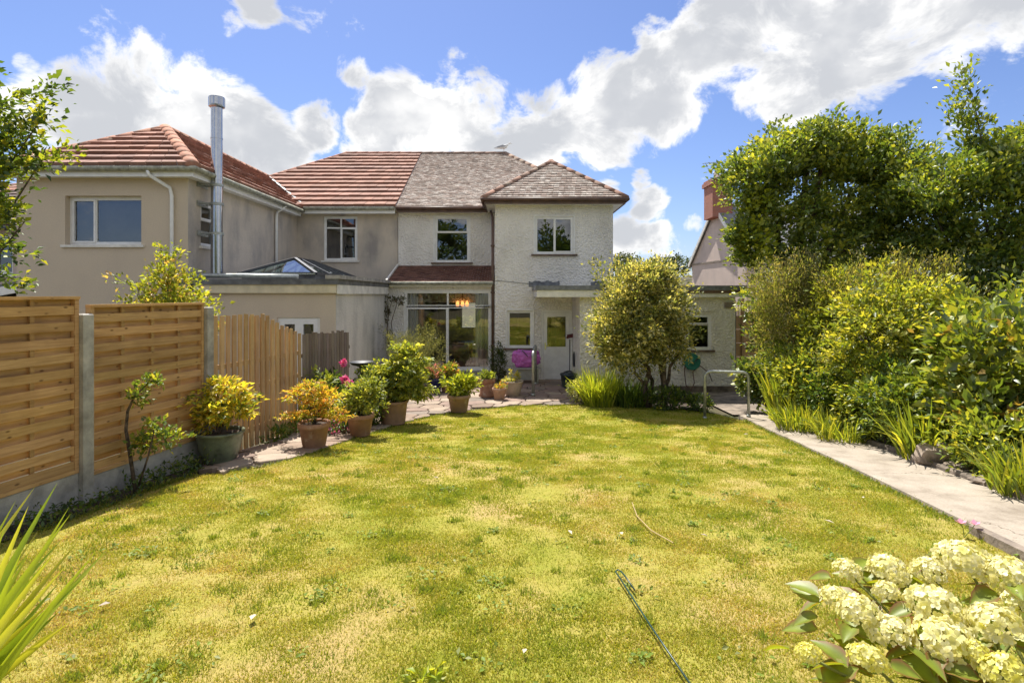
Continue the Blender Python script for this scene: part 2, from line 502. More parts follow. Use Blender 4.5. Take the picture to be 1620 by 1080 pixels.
def inside(poly, P):
    """numpy point in polygon"""
    x, y = P[:, 0], P[:, 1]; r = np.zeros(len(P), bool); n = len(poly)
    for i in range(n):
        x0, y0 = poly[i]; x1, y1 = poly[(i+1) % n]
        if y0 == y1: continue
        c = ((y0 > y) != (y1 > y)) & (x < (x1-x0)*(y-y0)/(y1-y0)+x0)
        r ^= c
    return r

def build_patio():
    base = sheet('patio', patio_poly, .5, -.012, plain('patio_mortar', (.16, .125, .09), .95, 0, .4, 6, .6, 40))
    pm = attr_mat('sandstone', .85, 5, .45, .5, 45, ((.22, .19, .15), 4, .60, .5))
    r = random.Random(3)
    seeds = []
    y = 6.9; row = 0
    while y < 17.2:
        x = -4.3 + (row % 2)*.25
        while x < 2.1:
            seeds.append((x+r.uniform(-.17, .17), y+r.uniform(-.13, .13))); x += r.uniform(.42, .62)
        y += .43; row += 1
    S = np.array(seeds)
    ok = inside(patio_poly, S)
    poly_np = patio_poly
    for i, (sx, sy) in enumerate(seeds):
        if not ok[i]: continue
        if sy > 16.6 and sx > -3.5 and sx < -.55: continue
        poly = [Vector((sx-.6, sy-.6)), Vector((sx+.6, sy-.6)), Vector((sx+.6, sy+.6)), Vector((sx-.6, sy+.6))]
        for j, (qx, qy) in enumerate(seeds):
            dx, dy = qx-sx, qy-sy
            if j == i or dx*dx+dy*dy > 1.7: continue
            d = math.hypot(dx, dy); nx, ny = dx/d, dy/d; lim = d/2-.011
            new = []
            for k in range(len(poly)):
                a, b = poly[k], poly[(k+1) % len(poly)]
                da = (a.x-sx)*nx+(a.y-sy)*ny-lim; db = (b.x-sx)*nx+(b.y-sy)*ny-lim
                if da <= 0: new.append(a)
                if da*db < 0: new.append(a+(b-a)*(da/(da-db)))
            poly = new
            if len(poly) < 3: break
        if len(poly) < 3: continue
        # chip the corners a little and keep it inside the patio
        pts = []
        for k in range(len(poly)):
            a, b, c = poly[k-1], poly[k], poly[(k+1) % len(poly)]
            pts += [b+(a-b)*.14, b+(c-b)*.14]
        pts = [Vector((min(max(p.x, -4.25 if p.y < 11.9 else -3.73), 1.86), min(p.y, 17.1))) for p in pts]
        if not inside(poly_np, np.array([[p.x*.8+sx*.2, p.y*.8+sy*.2] for p in pts])).all(): 
            cx = np.array([[p.x, p.y] for p in pts])
            for _ in range(6):
                bad = ~inside(poly_np, cx)
                if not bad.any(): break
                cx[bad] = cx[bad]*.75+np.array([sx, sy])*.25
            pts = [Vector(p) for p in cx]
        h = .018+r.uniform(0, .014); tx, ty = r.uniform(-.015, .015), r.uniform(-.015, .015)
        t = r.random()
        col = [(.31, .235, .18), (.26, .19, .145), (.36, .285, .22), (.24, .195, .16), (.30, .215, .175)][r.randrange(5)]
        k = r.uniform(.85, 1.12); col = tuple(c*k for c in col)
        n = len(pts)
        top = [(p.x, p.y, zg(p.x, p.y)+h+tx*(p.x-sx)+ty*(p.y-sy)) for p in pts]
        top2 = [(p.x+(sx-p.x)*.05, p.y+(sy-p.y)*.05, zg(p.x, p.y)+h+.008+tx*(p.x-sx)+ty*(p.y-sy)) for p in pts]
        bot = [(p.x, p.y, zg(p.x, p.y)-.03) for p in pts]
        mb = MB()
        mb.add(bot+top+top2, [(i2, (i2+1) % n, n+(i2+1) % n, n+i2) for i2 in range(n)] + [(n+i2, n+(i2+1) % n, 2*n+(i2+1) % n, 2*n+i2) for i2 in range(n)] + [tuple(range(2*n, 3*n))], col)
        mb.build('paving_stone', pm, base)
build_patio()

def concrete_path():
    m, N, L, b = nodes('worn_path_concrete')
    n = noise_node(N, L, 2.2, 8, .65, pos(N, L))
    c = ramp(N, L, n.outputs[0], [(.3, (.24, .20, .155)), (.5, (.36, .31, .25)), (.7, (.42, .365, .30))])
    s = noise_node(N, L, 55, 3, .6, pos(N, L))
    c = mixc(N, L, .4, c, ramp(N, L, s.outputs[0], [(.3, (.6, .58, .55)), (.65, (1.05, 1.05, 1.05))]), 'MULTIPLY')
    v = N.new('ShaderNodeTexVoronoi'); v.feature = 'DISTANCE_TO_EDGE'; v.inputs['Scale'].default_value = .55
    w = noise_node(N, L, 3, 5, .6, pos(N, L)); wm = N.new('ShaderNodeVectorMath'); wm.operation = 'ADD'
    L.new(pos(N, L), wm.inputs[0]); L.new(w.outputs['Color'], wm.inputs[1]); L.new(wm.outputs[0], v.inputs['Vector'])
    f = N.new('ShaderNodeMapRange'); L.new(v.outputs['Distance'], f.inputs[0]); f.inputs[1].default_value = .010; f.inputs[2].default_value = .002
    c = mixc(N, L, f.outputs[0], c, (.14, .11, .08))
    L.new(c, b.inputs['Base Color']); b.inputs['Roughness'].default_value = .92; b.inputs['Specular IOR Level'].default_value = .2
    bump(N, L, b, s.outputs[0], .5, .008)
    mb = MB()
    ys = list(np.arange(-2, 11.9, .35)); pr = []
    for i, y in enumerate(ys):
        a = path_l(y)+.03*mnoise.noise(Vector((y*1.3, 0, 0))); c2 = path_r(y); z = zg(4, y)
        pr.append([(a-.01, y, z-.05), (a, y, z+.045), ((a+c2)/2, y, z+.055), (c2, y, z+.05)])
    V = [p for q in pr for p in q]
    F = [(i*4+k, i*4+k+1, i*4+k+5, i*4+k+4) for i in range(len(ys)-1) for k in range(3)]
    F.append(tuple((len(ys)-1)*4+k for k in (3, 2, 1, 0)))
    mb.add(V, F)
    p = tag(mb.build('path', m), kind='structure')
    # kerb along the bed, in lengths
    r = random.Random(5); y = -1.0
    while y < 11.6:
        ln = .9; mbk = MB(); off = r.uniform(-.012, .012); hz = r.uniform(.10, .125)
        segs = 6; V = []
        for k in range(segs+1):
            yy = y+.008+(ln-.016)*k/segs; x = path_r(yy)+off; z = zg(4, yy); j = .008*mnoise.noise(Vector((yy*6, x, 1)))
            V += [(x+.004, yy, z), (x+.006+j, yy, z+hz-.02), (x+.025, yy, z+hz+j), (x+.105, yy, z+hz-j), (x+.12, yy, z)]
        F = [(a*5+k, a*5+k+1, a*5+k+6, a*5+k+5) for a in range(segs) for k in range(4)] + [(4, 3, 2, 1, 0), tuple(segs*5+k for k in range(5))]
        mbk.add(V, F); mbk.build('kerb_stone', M['kerb'], p)
        y += ln
    # low edging on the lawn side near the bend, two lengths
    for y0, y1 in ((2.2, 3.6), (3.62, 4.9)):
        mbk = MB(); V = []; segs = 8
        for k in range(segs+1):
            yy = y0+(y1-y0)*k/segs; x = path_l(yy)-.06; z = zg(4, yy); j = .006*mnoise.noise(Vector((yy*7, 2, 1)))
            V += [(x-.05, yy, z-.05), (x-.045, yy, z+.075+j), (x+.02, yy, z+.085-j), (x+.03, yy, z-.02)]
        F = [(a*4+k, a*4+k+1, a*4+k+5, a*4+k+4) for a in range(segs) for k in range(3)] + [(3, 2, 1, 0), tuple(segs*4+k for k in range(4))]
        mbk.add(V, F); mbk.build('edging_stone', M['kerb'], p)
concrete_path()
def zbed(x, y): return zg(x, y)+.07+.10*sstep(path_r(y), path_r(y)+1.6, x)
sheet('flower_bed', [(path_r(y)+.1, y) for y in np.arange(-2, 14.6, 1.2)] + [(11, 14), (11, -2)], .5, 0, M['soil'], jitter=.05, zf=zbed)
sheet('soil_border', [(2.0, 13.32), (2.9, 13.07), (3.6, 12.77), (4.2, 12.15), (4.55, 13.3), (4.6, 14.9), (1.95, 14.9)], .3, .02, M['soil'], jitter=.03)
sheet('soil_strip', [(-4.15, 7.35), (-3.95, 7.0), (-4.12, 6.5), (-4.28, 5.6), (-4.5, 4.4), (-4.6, 2), (-5.3, 2), (-5.1, 4), (-4.6, 6.2), (-4.27, 7.9)], .3, .012, M['soil'], jitter=.03)
sheet('yard', [(4.62, 11.9), (5.7, 11.9), (5.95, 14.95), (4.65, 14.95)], .4, .01, M['kerb'])

# ------------------------------------------------------------------ building helpers
X, Y_, Z = Vector((1, 0, 0)), Vector((0, 1, 0)), Vector((0, 0, 1))
FRONT = (X, -Y_)            # wall facing the garden: u, outward n
EAST = (Y_, X)              # wall facing +x
WEST = (-Y_, -X)

def wall(parent, o, un, u1, z0, z1, mat, holes=(), reveal=.11, name='wall', u0=0):
    u, n = un; o = Vector((o[0], o[1], 0)); mb = MB()
    us = sorted({u0, u1, *[h[0] for h in holes], *[h[1] for h in holes]})
    zs = sorted({z0, z1, *[h[2] for h in holes], *[h[3] for h in holes]})
    P = lambda a, z, d=0: o+u*a+n*d+Z*z
    for i in range(len(us)-1):
        for j in range(len(zs)-1):
            cu, cz = (us[i]+us[i+1])/2, (zs[j]+zs[j+1])/2
            if any(h[0] < cu < h[1] and h[2] < cz < h[3] for h in holes): continue
            mb.add([P(us[i], zs[j]), P(us[i+1], zs[j]), P(us[i+1], zs[j+1]), P(us[i], zs[j+1])], [(0, 1, 2, 3)])
    for a, b, c, d in holes:
        q = [P(a, c), P(b, c), P(b, d), P(a, d)]; w = [p-n*reveal for p in q]
        mb.add(q+w, [(i, i+4, (i+1) % 4+4, (i+1) % 4) for i in range(4)])
    return mb.build(name, mat, parent)

def window(parent, o, un, u0, u1, z0, z1, panes, recess=.06, fmat='upvc', sill='brown_sill', fw=.055, room=('dark_room', 2.5), sash=.04, sill_out=.07, surround=0, name='window', glass='glass', marg=(.7, .7)):
    u, n = un; o = Vector((o[0], o[1], 0))
    mb = MB(); d0, d1 = -recess-.06, -recess
    mb.obox(o, u, n, u0, u0+fw, z0, z1, d0, d1); mb.obox(o, u, n, u1-fw, u1, z0, z1, d0, d1)
    mb.obox(o, u, n, u0+fw, u1-fw, z0, z0+fw, d0, d1-.001); mb.obox(o, u, n, u0+fw, u1-fw, z1-fw, z1, d0, d1-.001)
    w, h = u1-u0-2*fw, z1-z0-2*fw
    rects = [(u0+fw+a*w, u0+fw+b*w, z0+fw+c*h, z0+fw+d*h, s) for a, b, c, d, s in panes]
    for a, b, c, d, s in rects:
        t = sash if s else sash*.55; e = .014 if s else -.006
        mb.obox(o, u, n, a, a+t, c, d, d0+.004, d1+e); mb.obox(o, u, n, b-t, b, c, d, d0+.004, d1+e)
        mb.obox(o, u, n, a+t, b-t, c, c+t, d0+.004, d1+e-.001); mb.obox(o, u, n, a+t, b-t, d-t, d, d0+.004, d1+e-.001)
    if surround:
        s = surround
        for q in ((u0-s, u0, z0-.0, z1+s), (u1, u1+s, z0-.0, z1+s), (u0, u1, z1, z1+s)): mb.obox(o, u, n, *q, 0.0, .022)
    f = mb.build(name, M[fmat], parent)
    for a, b, c, d, s in rects:
        t = sash if s else sash*.55
        g = MB(); dd = (d0+d1)/2
        g.add([o+u*aa+n*dd+Z*zz for aa, zz in ((a+t, c+t), (b-t, c+t), (b-t, d-t), (a+t, d-t))], [(0, 1, 2, 3)])
        g.build('pane', M[glass], f)
    if sill:
        s = MB(); s.obox(o, u, n, u0-.07-surround, u1+.07+surround, z0-.055, z0-.003, -.05, sill_out); s.build('sill', M[sill], f)
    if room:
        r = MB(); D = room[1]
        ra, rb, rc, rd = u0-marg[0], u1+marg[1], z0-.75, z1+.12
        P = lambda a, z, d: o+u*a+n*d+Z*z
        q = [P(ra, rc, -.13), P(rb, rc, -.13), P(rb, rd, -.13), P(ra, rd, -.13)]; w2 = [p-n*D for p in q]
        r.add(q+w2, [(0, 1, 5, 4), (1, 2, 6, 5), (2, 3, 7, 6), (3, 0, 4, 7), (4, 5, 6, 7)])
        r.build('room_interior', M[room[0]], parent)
    return f

def curtain(parent, o, un, u0, u1, z0, z1, d=-.25, mat='curtain', waves=6, amp=.03):
    u, n = un; o = Vector((o[0], o[1], 0)); k = waves*8; V = []
    for i in range(k+1):
        t = i/k
        for z in (z0, z1): V.append(o+u*(u0+(u1-u0)*t)+n*(d+amp*math.sin(t*waves*2*math.pi))+Z*z)
    mb = MB(); mb.add(V, [(2*i, 2*i+2, 2*i+3, 2*i+1) for i in range(k)])
    return mb.build('curtain', M[mat], parent, True)

def roof_plane(A, B, C, D):
    """A,B eave ends; D above A, C above B"""
    A, B, C, D = map(Vector, (A, B, C, D))
    n = (B-A).cross(D-A).normalized()
    if n.z < 0: n = -n
    return A, B, C, D, n

def tile_courses(roof, A, B, C, D, n, th, mat, cols, rnd, name='tile_course', tile=.33):
    A, B, C, D, nn = roof_plane(A, B, C, D)
    u = (B-A).normalized()
    for k in range(n):
        t0, t1 = k/n, min(1, (k+1)/n+.12/n)
        l0, r0, l1, r1 = A.lerp(D, t0), B.lerp(C, t0), A.lerp(D, t1), B.lerp(C, t1)
        w = (r0-l0).length
        if w < .15: continue
        m = max(1, int(w/tile)); mb = MB(); off = (k % 2)*.5
        cuts = [0]+[min(1, max(0, (i+off)/m)) for i in range(1, m+(0 if off else 0))]+[1]
        base = cols[rnd.randrange(len(cols))]
        for i in range(len(cuts)-1):
            a, b = cuts[i], cuts[i+1]
            if b-a < 1e-4: continue
            e = .007/w; j = rnd.uniform(-.007, .007); g = rnd.uniform(.78, 1.18)
            c = tuple(x*g for x in base)
            p = [l0.lerp(r0, a+e), l0.lerp(r0, b-e), l1.lerp(r1, b-e), l1.lerp(r1, a+e)]
            top = [p[0]+nn*(th+j), p[1]+nn*(th+j), p[2]+nn*.012, p[3]+nn*.012]
            bot = [p[0]+nn*.0, p[1]+nn*.0]
            mb.add(top+bot, [(0, 1, 2, 3), (4, 5, 1, 0), (4, 0, 3), (5, 2, 1)], c)
        mb.build(name, mat, roof)

def small_tiles(roof, A, B, C, D, gauge, width, th, mat, cols, rnd, name='tile_field'):
    """plain tiles: too many and too small to pick apart, joined"""
    A, B, C, D, nn = roof_plane(A, B, C, D)
    H = ((A+B)/2-(C+D)/2); u = (B-A).normalized(); up = nn.cross(u)
    if up.z < 0: up = -up
    slope = (D-A).dot(up); wl0 = (B-A).length
    n = int(slope/gauge); mb = MB()
    dl, dr = (D-A).dot(u), (C-A).dot(u)
    for k in range(n):
        s0 = k*slope/n; s1 = s0+slope/n*1.25
        t = (s0+gauge*.5)/slope
        lo = dl*t; hi = wl0+(dr-wl0)*t
        x = lo-(k % 2)*width*.5-rnd.uniform(0, .02)
        while x < hi:
            a, b = max(x, lo), min(x+width, hi)
            if b-a > .02:
                j = rnd.uniform(-.004, .006); j2 = rnd.uniform(-.003, .003); sj = rnd.uniform(-.006, .006)
                g = rnd.uniform(.82, 1.16); base = cols[rnd.randrange(len(cols))]; c = tuple(q*g for q in base)
                P = lambda q, s, h: A+u*q+up*s+nn*h
                mb.add([P(a+.003, s0+sj, th+j+j2), P(b-.003, s0+sj, th+j-j2), P(b-.003, s1, .006), P(a+.003, s1, .006), P(a+.003, s0+sj, 0), P(b-.003, s0+sj, 0)],
                       [(0, 1, 2, 3), (4, 5, 1, 0), (4, 0, 3), (5, 2, 1)], c)
            x += width
    return tag(mb.build(name, mat, roof), kind='stuff')

def ridge_tiles(roof, P0, P1, r, mat, cols, rnd, ln=.42, lift=.01):
    P0, P1 = Vector(P0), Vector(P1); t = (P1-P0); n = max(1, round(t.length/ln)); t.normalize()
    side = t.cross(Z).normalized(); up = side.cross(t)
    step = (P1-P0)/n
    for k in range(n):
        a = P0+step*k+up*lift; b = P0+step*(k+1)+up*(lift+.012)+t*.03
        V = []
        for p, rr in ((a, r*1.04), (b, r)):
            for i in range(7):
                q = math.pi*(i/6); V.append(p+side*(math.cos(q)*rr)+up*(math.sin(q)*rr*.75-.03))
        F = [(i, i+1, i+8, i+7) for i in range(6)]+[tuple(range(6, -1, -1)), tuple(range(7, 14))]
        g = rnd.uniform(.75, 1.2); c = tuple(x*g for x in cols[rnd.randrange(len(cols))])
        mb = MB(); mb.add(V, F, c); mb.build('ridge_tile', mat, roof, True)

def under(parent, polys, mat, name='roof'):
    mb = MB()
    for p in polys: mb.add([Vector(q) for q in p], [tuple(range(len(p)))])
    return mb.build(name, mat, parent)

REDS = [(.34, .175, .125), (.30, .15, .105), (.37, .195, .145), (.33, .19, .15)]
OLDS = [(.33, .265, .225), (.37, .295, .25), (.29, .23, .195), (.43, .37, .325), (.32, .24, .20)]
BROWNS = [(.17, .08, .055), (.13, .06, .045), (.21, .10, .07)]
rt = random.Random(11)

# ------------------------------------------------------------------ the white house
def white_house():
    h = thing('house', 'white pebbledash semi with old lichened tile roof and brown trim', 'house', (-.4, 17, 0))
    # projecting block
    bl = (-.51, 17.0)
    wall(h, bl, FRONT, 3.53, -.1, 5.3, M['white_render'],
         [(1.19, 2.36, 3.77, 4.90), (.36, 1.13, .97, 2.09), (1.38, 2.30, -.02, 2.10)])
    wall(h, (3.02, 17.0), EAST, 11.0, -.1, 5.3, M['white_render'])
    wall(h, (-.51, 18.7), WEST, 1.7, -.1, 5.3, M['white_render'])
    # main front
    wall(h, (-3.74, 18.7), FRONT, 3.23, 2.3, 5.3, M['white_render'], [(1.20, 2.34, 3.62, 5.14)])
    # rear wall with the garden window of the through room
    mb = MB()
    for x0, x1, z0, z1 in ((-3.74, -2.5, -.1, 5.3), (-.9, 3.02, -.1, 5.3), (-2.5, -.9, -.1, .9), (-2.5, -.9, 2.2, 5.3)):
        mb.add([(x0, 28, z0), (x0, 28, z1), (x1, 28, z1), (x1, 28, z0)], [(0, 1, 2, 3)])
    mb.build('wall', M['white_render'], h)
    window(h, bl, FRONT, 1.19, 2.36, 3.77, 4.90, [(0, .5, 0, 1, 0), (.5, 1, 0, 1, 1)], recess=.03, surround=.035)
    window(h, bl, FRONT, .36, 1.13, .97, 2.09, [(0, 1, 0, 1, 0)], recess=.03, surround=.04)
    window(h, (-3.74, 18.7), FRONT, 1.20, 2.34, 3.62, 5.14, [(0, 1, 0, .66, 0), (0, 1, .66, 1, 1)], recess=.03, surround=.04)
    # things on the small sill, behind the glass
    # back door
    d = MB(); o = Vector((bl[0], bl[1], 0)); u, n = FRONT
    for q in ((1.38, 1.45, 0, 2.10), (2.23, 2.30, 0, 2.10), (1.45, 2.23, 2.03, 2.10)): d.obox(o, u, n, *q, -.10, -.02)
    for q in ((1.455, 1.56, .02, 2.025), (2.12, 2.225, .02, 2.025), (1.56, 2.12, 1.90, 2.025), (1.56, 2.12, .86, 1.00), (1.56, 2.12, .02, .17)): d.obox(o, u, n, *q, -.09, -.035)
    dr = d.build('door', M['upvc'], h)
    p = MB(); p.obox(o, u, n, 1.56, 2.12, .17, .86, -.075, -.055); p.build('door_panel', M['upvc'], dr)
    g = MB(); g.add([o+u*a+n*-.06+Z*z for a, z in ((1.56, 1.0), (2.12, 1.0), (2.12, 1.9), (1.56, 1.9))], [(0, 1, 2, 3)]); g.build('pane', M['glass'], dr)
    hd = MB(); hd.obox(o, u, n, 1.49, 1.515, .92, 1.12, -.035, -.02); hd.obox(o, u, n, 1.495, 1.62, 1.03, 1.052, -.02, .015); hd.build('handle', M['steel'], dr)
    st = MB(); st.obox(o, u, n, 1.30, 2.29, -.05, .0, -.1, .28); st.build('door_step', M['concrete'], h)
    r = MB(); q = [Vector((.2, 17.12, -.05)), Vector((2.6, 17.12, -.05)), Vector((2.6, 17.12, 2.3)), Vector((.2, 17.12, 2.3))]; w2 = [a+Y_*3 for a in q]
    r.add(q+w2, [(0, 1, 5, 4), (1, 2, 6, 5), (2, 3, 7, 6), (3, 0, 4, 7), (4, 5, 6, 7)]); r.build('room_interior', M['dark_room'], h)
    # patio window bay, flush with the block
    by = 17.2
    wall(h, (-3.74, by), FRONT, 3.23, -.1, 2.93, M['white_render'], [(.47, 3.12, .28, 2.70)])
    window(h, (-3.74, by), FRONT, .47, 3.12, .28, 2.70, [(0, .5, 0, .80, 1), (.5, 1, 0, .80, 0), (0, .5, .82, 1, 0), (.5, 1, .82, 1, 0)], recess=.02, fw=.07, sash=.05, sill='concrete', room=None, sill_out=.1)
    rm = MB()   # the through room: floor, ceiling, sides, open to a garden window at the back
    x0, x1, y0, y1, z0, z1 = -3.62, -.62, 17.33, 27.9, .18, 2.78
    rm.add([(x0, y0, z0), (x1, y0, z0), (x1, y1, z0), (x0, y1, z0), (x0, y0, z1), (x1, y0, z1), (x1, y1, z1), (x0, y1, z1)], [(0, 1, 2, 3), (4, 7, 6, 5), (0, 3, 7, 4), (1, 5, 6, 2)])
    for a, b, c, d2 in ((x0, -2.5, z0, z1), (-.9, x1, z0, z1), (-2.5, -.9, z0, .9), (-2.5, -.9, 2.2, z1)):
        rm.add([(a, y1, c), (b, y1, c), (b, y1, d2), (a, y1, d2)], [(0, 1, 2, 3)])
    rm.add([(x0, 22.6, z0), (-3.0, 22.6, z0), (-3.0, 22.6, z1), (x0, 22.6, z1)], [(0, 1, 2, 3)])
    rm.build('room_interior', M['room'], h)
    bw = MB()
    for a in (-2.5, -1.73, -.96): bw.box(a, a+.06, 27.92, 27.97, .9, 2.2)
    bw.box(-2.5, -.9, 27.915, 27.975, .9, .96); bw.box(-2.5, -.9, 27.915, 27.975, 2.14, 2.2)
    bw.build('window', M['upvc'], h)
    oo = (-3.74, by)
    curtain(h, oo, FRONT, .52, .86, .32, 2.62, -.22, waves=4)
    curtain(h, oo, FRONT, 2.62, 3.06, .32, 2.62, -.22, waves=5)
    # dining table and chairs half seen in the room
    tb = MB(); tb.box(-2.6, -1.3, 19.2, 20.2, .88, .92)
    for a in (-2.5, -1.45):
        for b in (19.3, 20.05): tb.box(a, a+.06, b, b+.06, .18, .88)
    tb.build('table', plain('dark_table', (.10, .06, .035), .4), h)
    # pendant lamp, lit
    em, N, L, b = nodes('lit_lamp_glass'); b.inputs['Base Color'].default_value = (.8, .4, .15, 1)
    b.inputs['Emission Color'].default_value = (1, .38, .1, 1); b.inputs['Emission Strength'].default_value = 1.2
    lm = MB()
    for i, a in enumerate((-1.78, -1.62, -1.47)):
        lm.lathe([(.001, 2.36), (.03, 2.35), (.055, 2.27), (.06, 2.2), (.045, 2.18), (.001, 2.18)], (a, 18.6, 0), 12)
    lo = lm.build('pendant_lamp', em, h, True)
    cr = MB()
    for a in (-1.78, -1.62, -1.47): cr.tube([(a, 18.6, 2.36), (-1.62, 18.6, 2.5)], .008, 6)
    cr.tube([(-1.62, 18.6, 2.5), (-1.62, 18.6, 2.78)], .008, 6); cr.build('lamp_stem', M['brown_paint'], lo)
    # ---- main roof, right half
    zR = 8.40; yR = 23.6; ze = 5.40; ye = 18.33
    A, B, C, D = (-3.73, ye, ze), (3.38, ye, ze), (-.26, yR, zR), (-3.73, yR, zR)
    roof = under(h, [[A, B, C, D], [B, (3.38, 28.8, ze), C], [(3.38, 28.8, ze), (-3.73, 28.8, ze), D, C]], M['brown_tile'])
    small_tiles(roof, A, B, C, D, .125, .165, .034, M['old_tile'], OLDS, rt)
    ridge_tiles(roof, D, C, .12, M['ridge'], [(.30, .19, .14), (.25, .17, .13)], rt)
    ridge_tiles(roof, B, C, .12, M['ridge'], [(.30, .19, .14), (.25, .17, .13)], rt)
    # ---- block roof
    ey = 16.6; x0, x1, xm = -.85, 3.36, 1.28; ax = (xm, 18.67, 6.92)
    A, B = (x0, ey, ze), (x1, ey, ze); bk = (xm, 21.4, 6.92)
    r2 = under(h, [[A, B, ax], [B, (x1, 21.4, ze), bk, ax], [A, ax, bk, (x0, 21.4, ze)]], M['brown_tile'])
    small_tiles(r2, A, B, ax, ax, .12, .165, .034, M['old_tile'], OLDS, rt)
    ridge_tiles(r2, A, ax, .11, M['ridge'], [(.32, .18, .13), (.25, .16, .12)], rt)
    ridge_tiles(r2, B, ax, .11, M['ridge'], [(.32, .18, .13), (.25, .16, .12)], rt)
    # eaves: fascia, gutter, soffit in brown
    f = MB()
    f.box(x0+.04, x1-.04, ey+.03, ey+.06, ze-.19, ze-.02)
    f.box(x1-.07, x1-.04, ey+.061, 21.4, ze-.19, ze-.02); f.box(x0+.04, x0+.07, ey+.061, 18.4, ze-.19, ze-.02)
    f.box(-3.73, -.80, ye+.03, ye+.06, ze-.19, ze-.02)
    f.build('fascia', M['brown_paint'], h)
    s = MB()
    s.box(x0+.07, x1-.07, ey+.062, 16.998, ze-.17, ze-.15); s.box(3.022, x1-.07, 17.0, 21, ze-.17, ze-.15)
    s.box(x0+.07, -.512, 17.0, 18.4, ze-.17, ze-.15); s.box(-3.73, -.85, ye+.062, 18.698, ze-.17, ze-.15)
    s.build('soffit', M['white_paint'], h)
    g = MB()
    g.tube([(x0-.02, ey-.03, ze-.055), (x1+.02, ey-.03, ze-.055)], .055, 10); g.tube([(-3.73, ye-.03, ze-.055), (-.86, ye-.03, ze-.055)], .055, 10)
    g.tube([(x0-.02, ey-.03, ze-.055), (x0-.02, 18.3, ze-.055)], .055, 10); g.tube([(x1+.02, ey-.03, ze-.055), (x1+.02, 21, ze-.055)], .055, 10)
    g.build('gutter', M['brown_paint'], h, True)
    dp = MB(); dp.tube([(-.70, ye-.02, ze-.1), (-.60, 17.55, ze-.45), (-.58, 17.08, ze-.75), (-.58, 17.08, 3.0), (-.58, 17.08, 0.02)], .04, 10)
    for z in (1.0, 2.6, 4.0): dp.box(-.64, -.52, 17.03, 17.15, z, z+.05)
    dp.build('downpipe', M['brown_paint'], h, True)
    # ---- bay lean-to roof
    A, B, C, D = (-3.72, 16.98, 2.95), (-.56, 16.98, 2.95), (-.56, 18.68, 3.50), (-3.72, 18.68, 3.50)
    r3 = under(h, [[A, B, C, D], [A, D, (-3.72, 18.68, 2.95)], [B, (-.56, 18.68, 2.95), C]], M['brown_tile'])
    small_tiles(r3, A, B, C, D, .11, .165, .018, M['brown_tile'], BROWNS, rt)
    fl = MB(); fl.bar((-3.74, 16.95, 2.985), (-3.74, 18.68, 3.54), .05, .06); fl.build('verge_strip', M['white_paint'], r3)
    f2 = MB(); f2.box(-3.73, -.6, 17.02, 17.05, 2.80, 2.95); f2.build('fascia', M['white_paint'], h)
    g2 = MB(); g2.tube([(-3.73, 16.96, 2.90), (-.56, 16.96, 2.90)], .05, 10); g2.build('gutter', M['grey_gutter'], h, True)
    s2 = MB(); s2.box(-3.73, -.6, 17.05, 17.199, 2.80, 2.82); s2.build('soffit', M['white_paint'], h)
    # ---- flat-roofed side extension with porch canopy
    wall(h, (1.79, 15.0), FRONT, 4.1, -.1, 2.60, M['white_render'], [(2.82, 3.47, 1.11, 2.06)])
    wall(h, (1.79, 17.0), WEST, 2.0, -.1, 2.60, M['white_render'])
    wall(h, (5.89, 15.0), EAST, 8.0, -.1, 2.60, M['white_render'])
    window(h, (1.79, 15.0), FRONT, 2.82, 3.47, 1.11, 2.06, [(0, 1, 0, .72, 0), (0, 1, .74, 1, 1)], recess=.04, surround=.0, sash=.035, sill_out=.08)
    li = MB(); li.obox((1.79, 15, 0), X, -Y_, 2.74, 3.55, 2.12, 2.20, -.01, .035); li.build('lintel', M['white_render'], h)
    fr = MB()
    fr.box(.60, 6.08, 14.70, 17.0, 2.68, 2.80); fr.box(3.02, 6.08, 17.0, 23, 2.68, 2.80)
    rf = fr.build('flat_roof', M['lead'], h)
    fb = MB(); fb.box(.64, 1.75, 14.73, 14.76, 2.50, 2.679); fb.box(1.75, 6.05, 14.731, 14.761, 2.50, 2.679); fb.box(.64, .67, 14.761, 16.99, 2.50, 2.679); fb.box(6.02, 6.05, 14.762, 23, 2.5, 2.679)
    fb.build('fascia', M['white_paint'], h)
    fb2 = MB(); fb2.box(4.5, 6.07, 14.70, 14.729, 2.60, 2.675); fb2.build('fascia', M['brown_paint'], h)
    so = MB(); so.box(.671, 1.79, 14.762, 16.99, 2.50, 2.52); so.box(1.79, 6.02, 14.762, 14.999, 2.5, 2.52); so.build('soffit', M['white_paint'], h)
    pl = MB(); pl.lathe([(.001, 2.45), (.08, 2.455), (.10, 2.48), (.10, 2.499)], (1.3, 15.9, 0), 18); pl.build('porch_light', M['upvc'], h, True)
    # ragged flashing patches where the roof meets the wall
    rr = random.Random(2)
    for a, b in ((.50, 1.42), (2.35, 3.01)):
        k = 26; top = [.13+.03*rr.random()+(.02 if (i//5) % 2 else 0) for i in range(k+1)]
        V = []
        for i in range(k+1):
            x = a+(b-a)*i/k
            V += [(x, 16.990, 2.79), (x, 16.988, 2.80+top[i]), (x, 17.0, 2.80+top[i]+.004)]
        m2 = MB(); m2.add(V, [(3*i+j, 3*i+3+j, 3*i+4+j, 3*i+1+j) for i in range(k) for j in (0, 1)]); m2.build('flashing', M['lead'], h)
    # wall light on the extension
    wb = MB(); wb.box(5.60, 5.80, 14.90, 15.0, 2.22, 2.36); wb.box(5.62, 5.78, 14.885, 14.9, 2.24, 2.34)
    wb.build('vent_box', M['sill'], h)
    pc = MB(); pc.box(1.80, 5.88, 14.965, 14.999, -.05, .16); pc.build('plinth', M['kerb'], h)
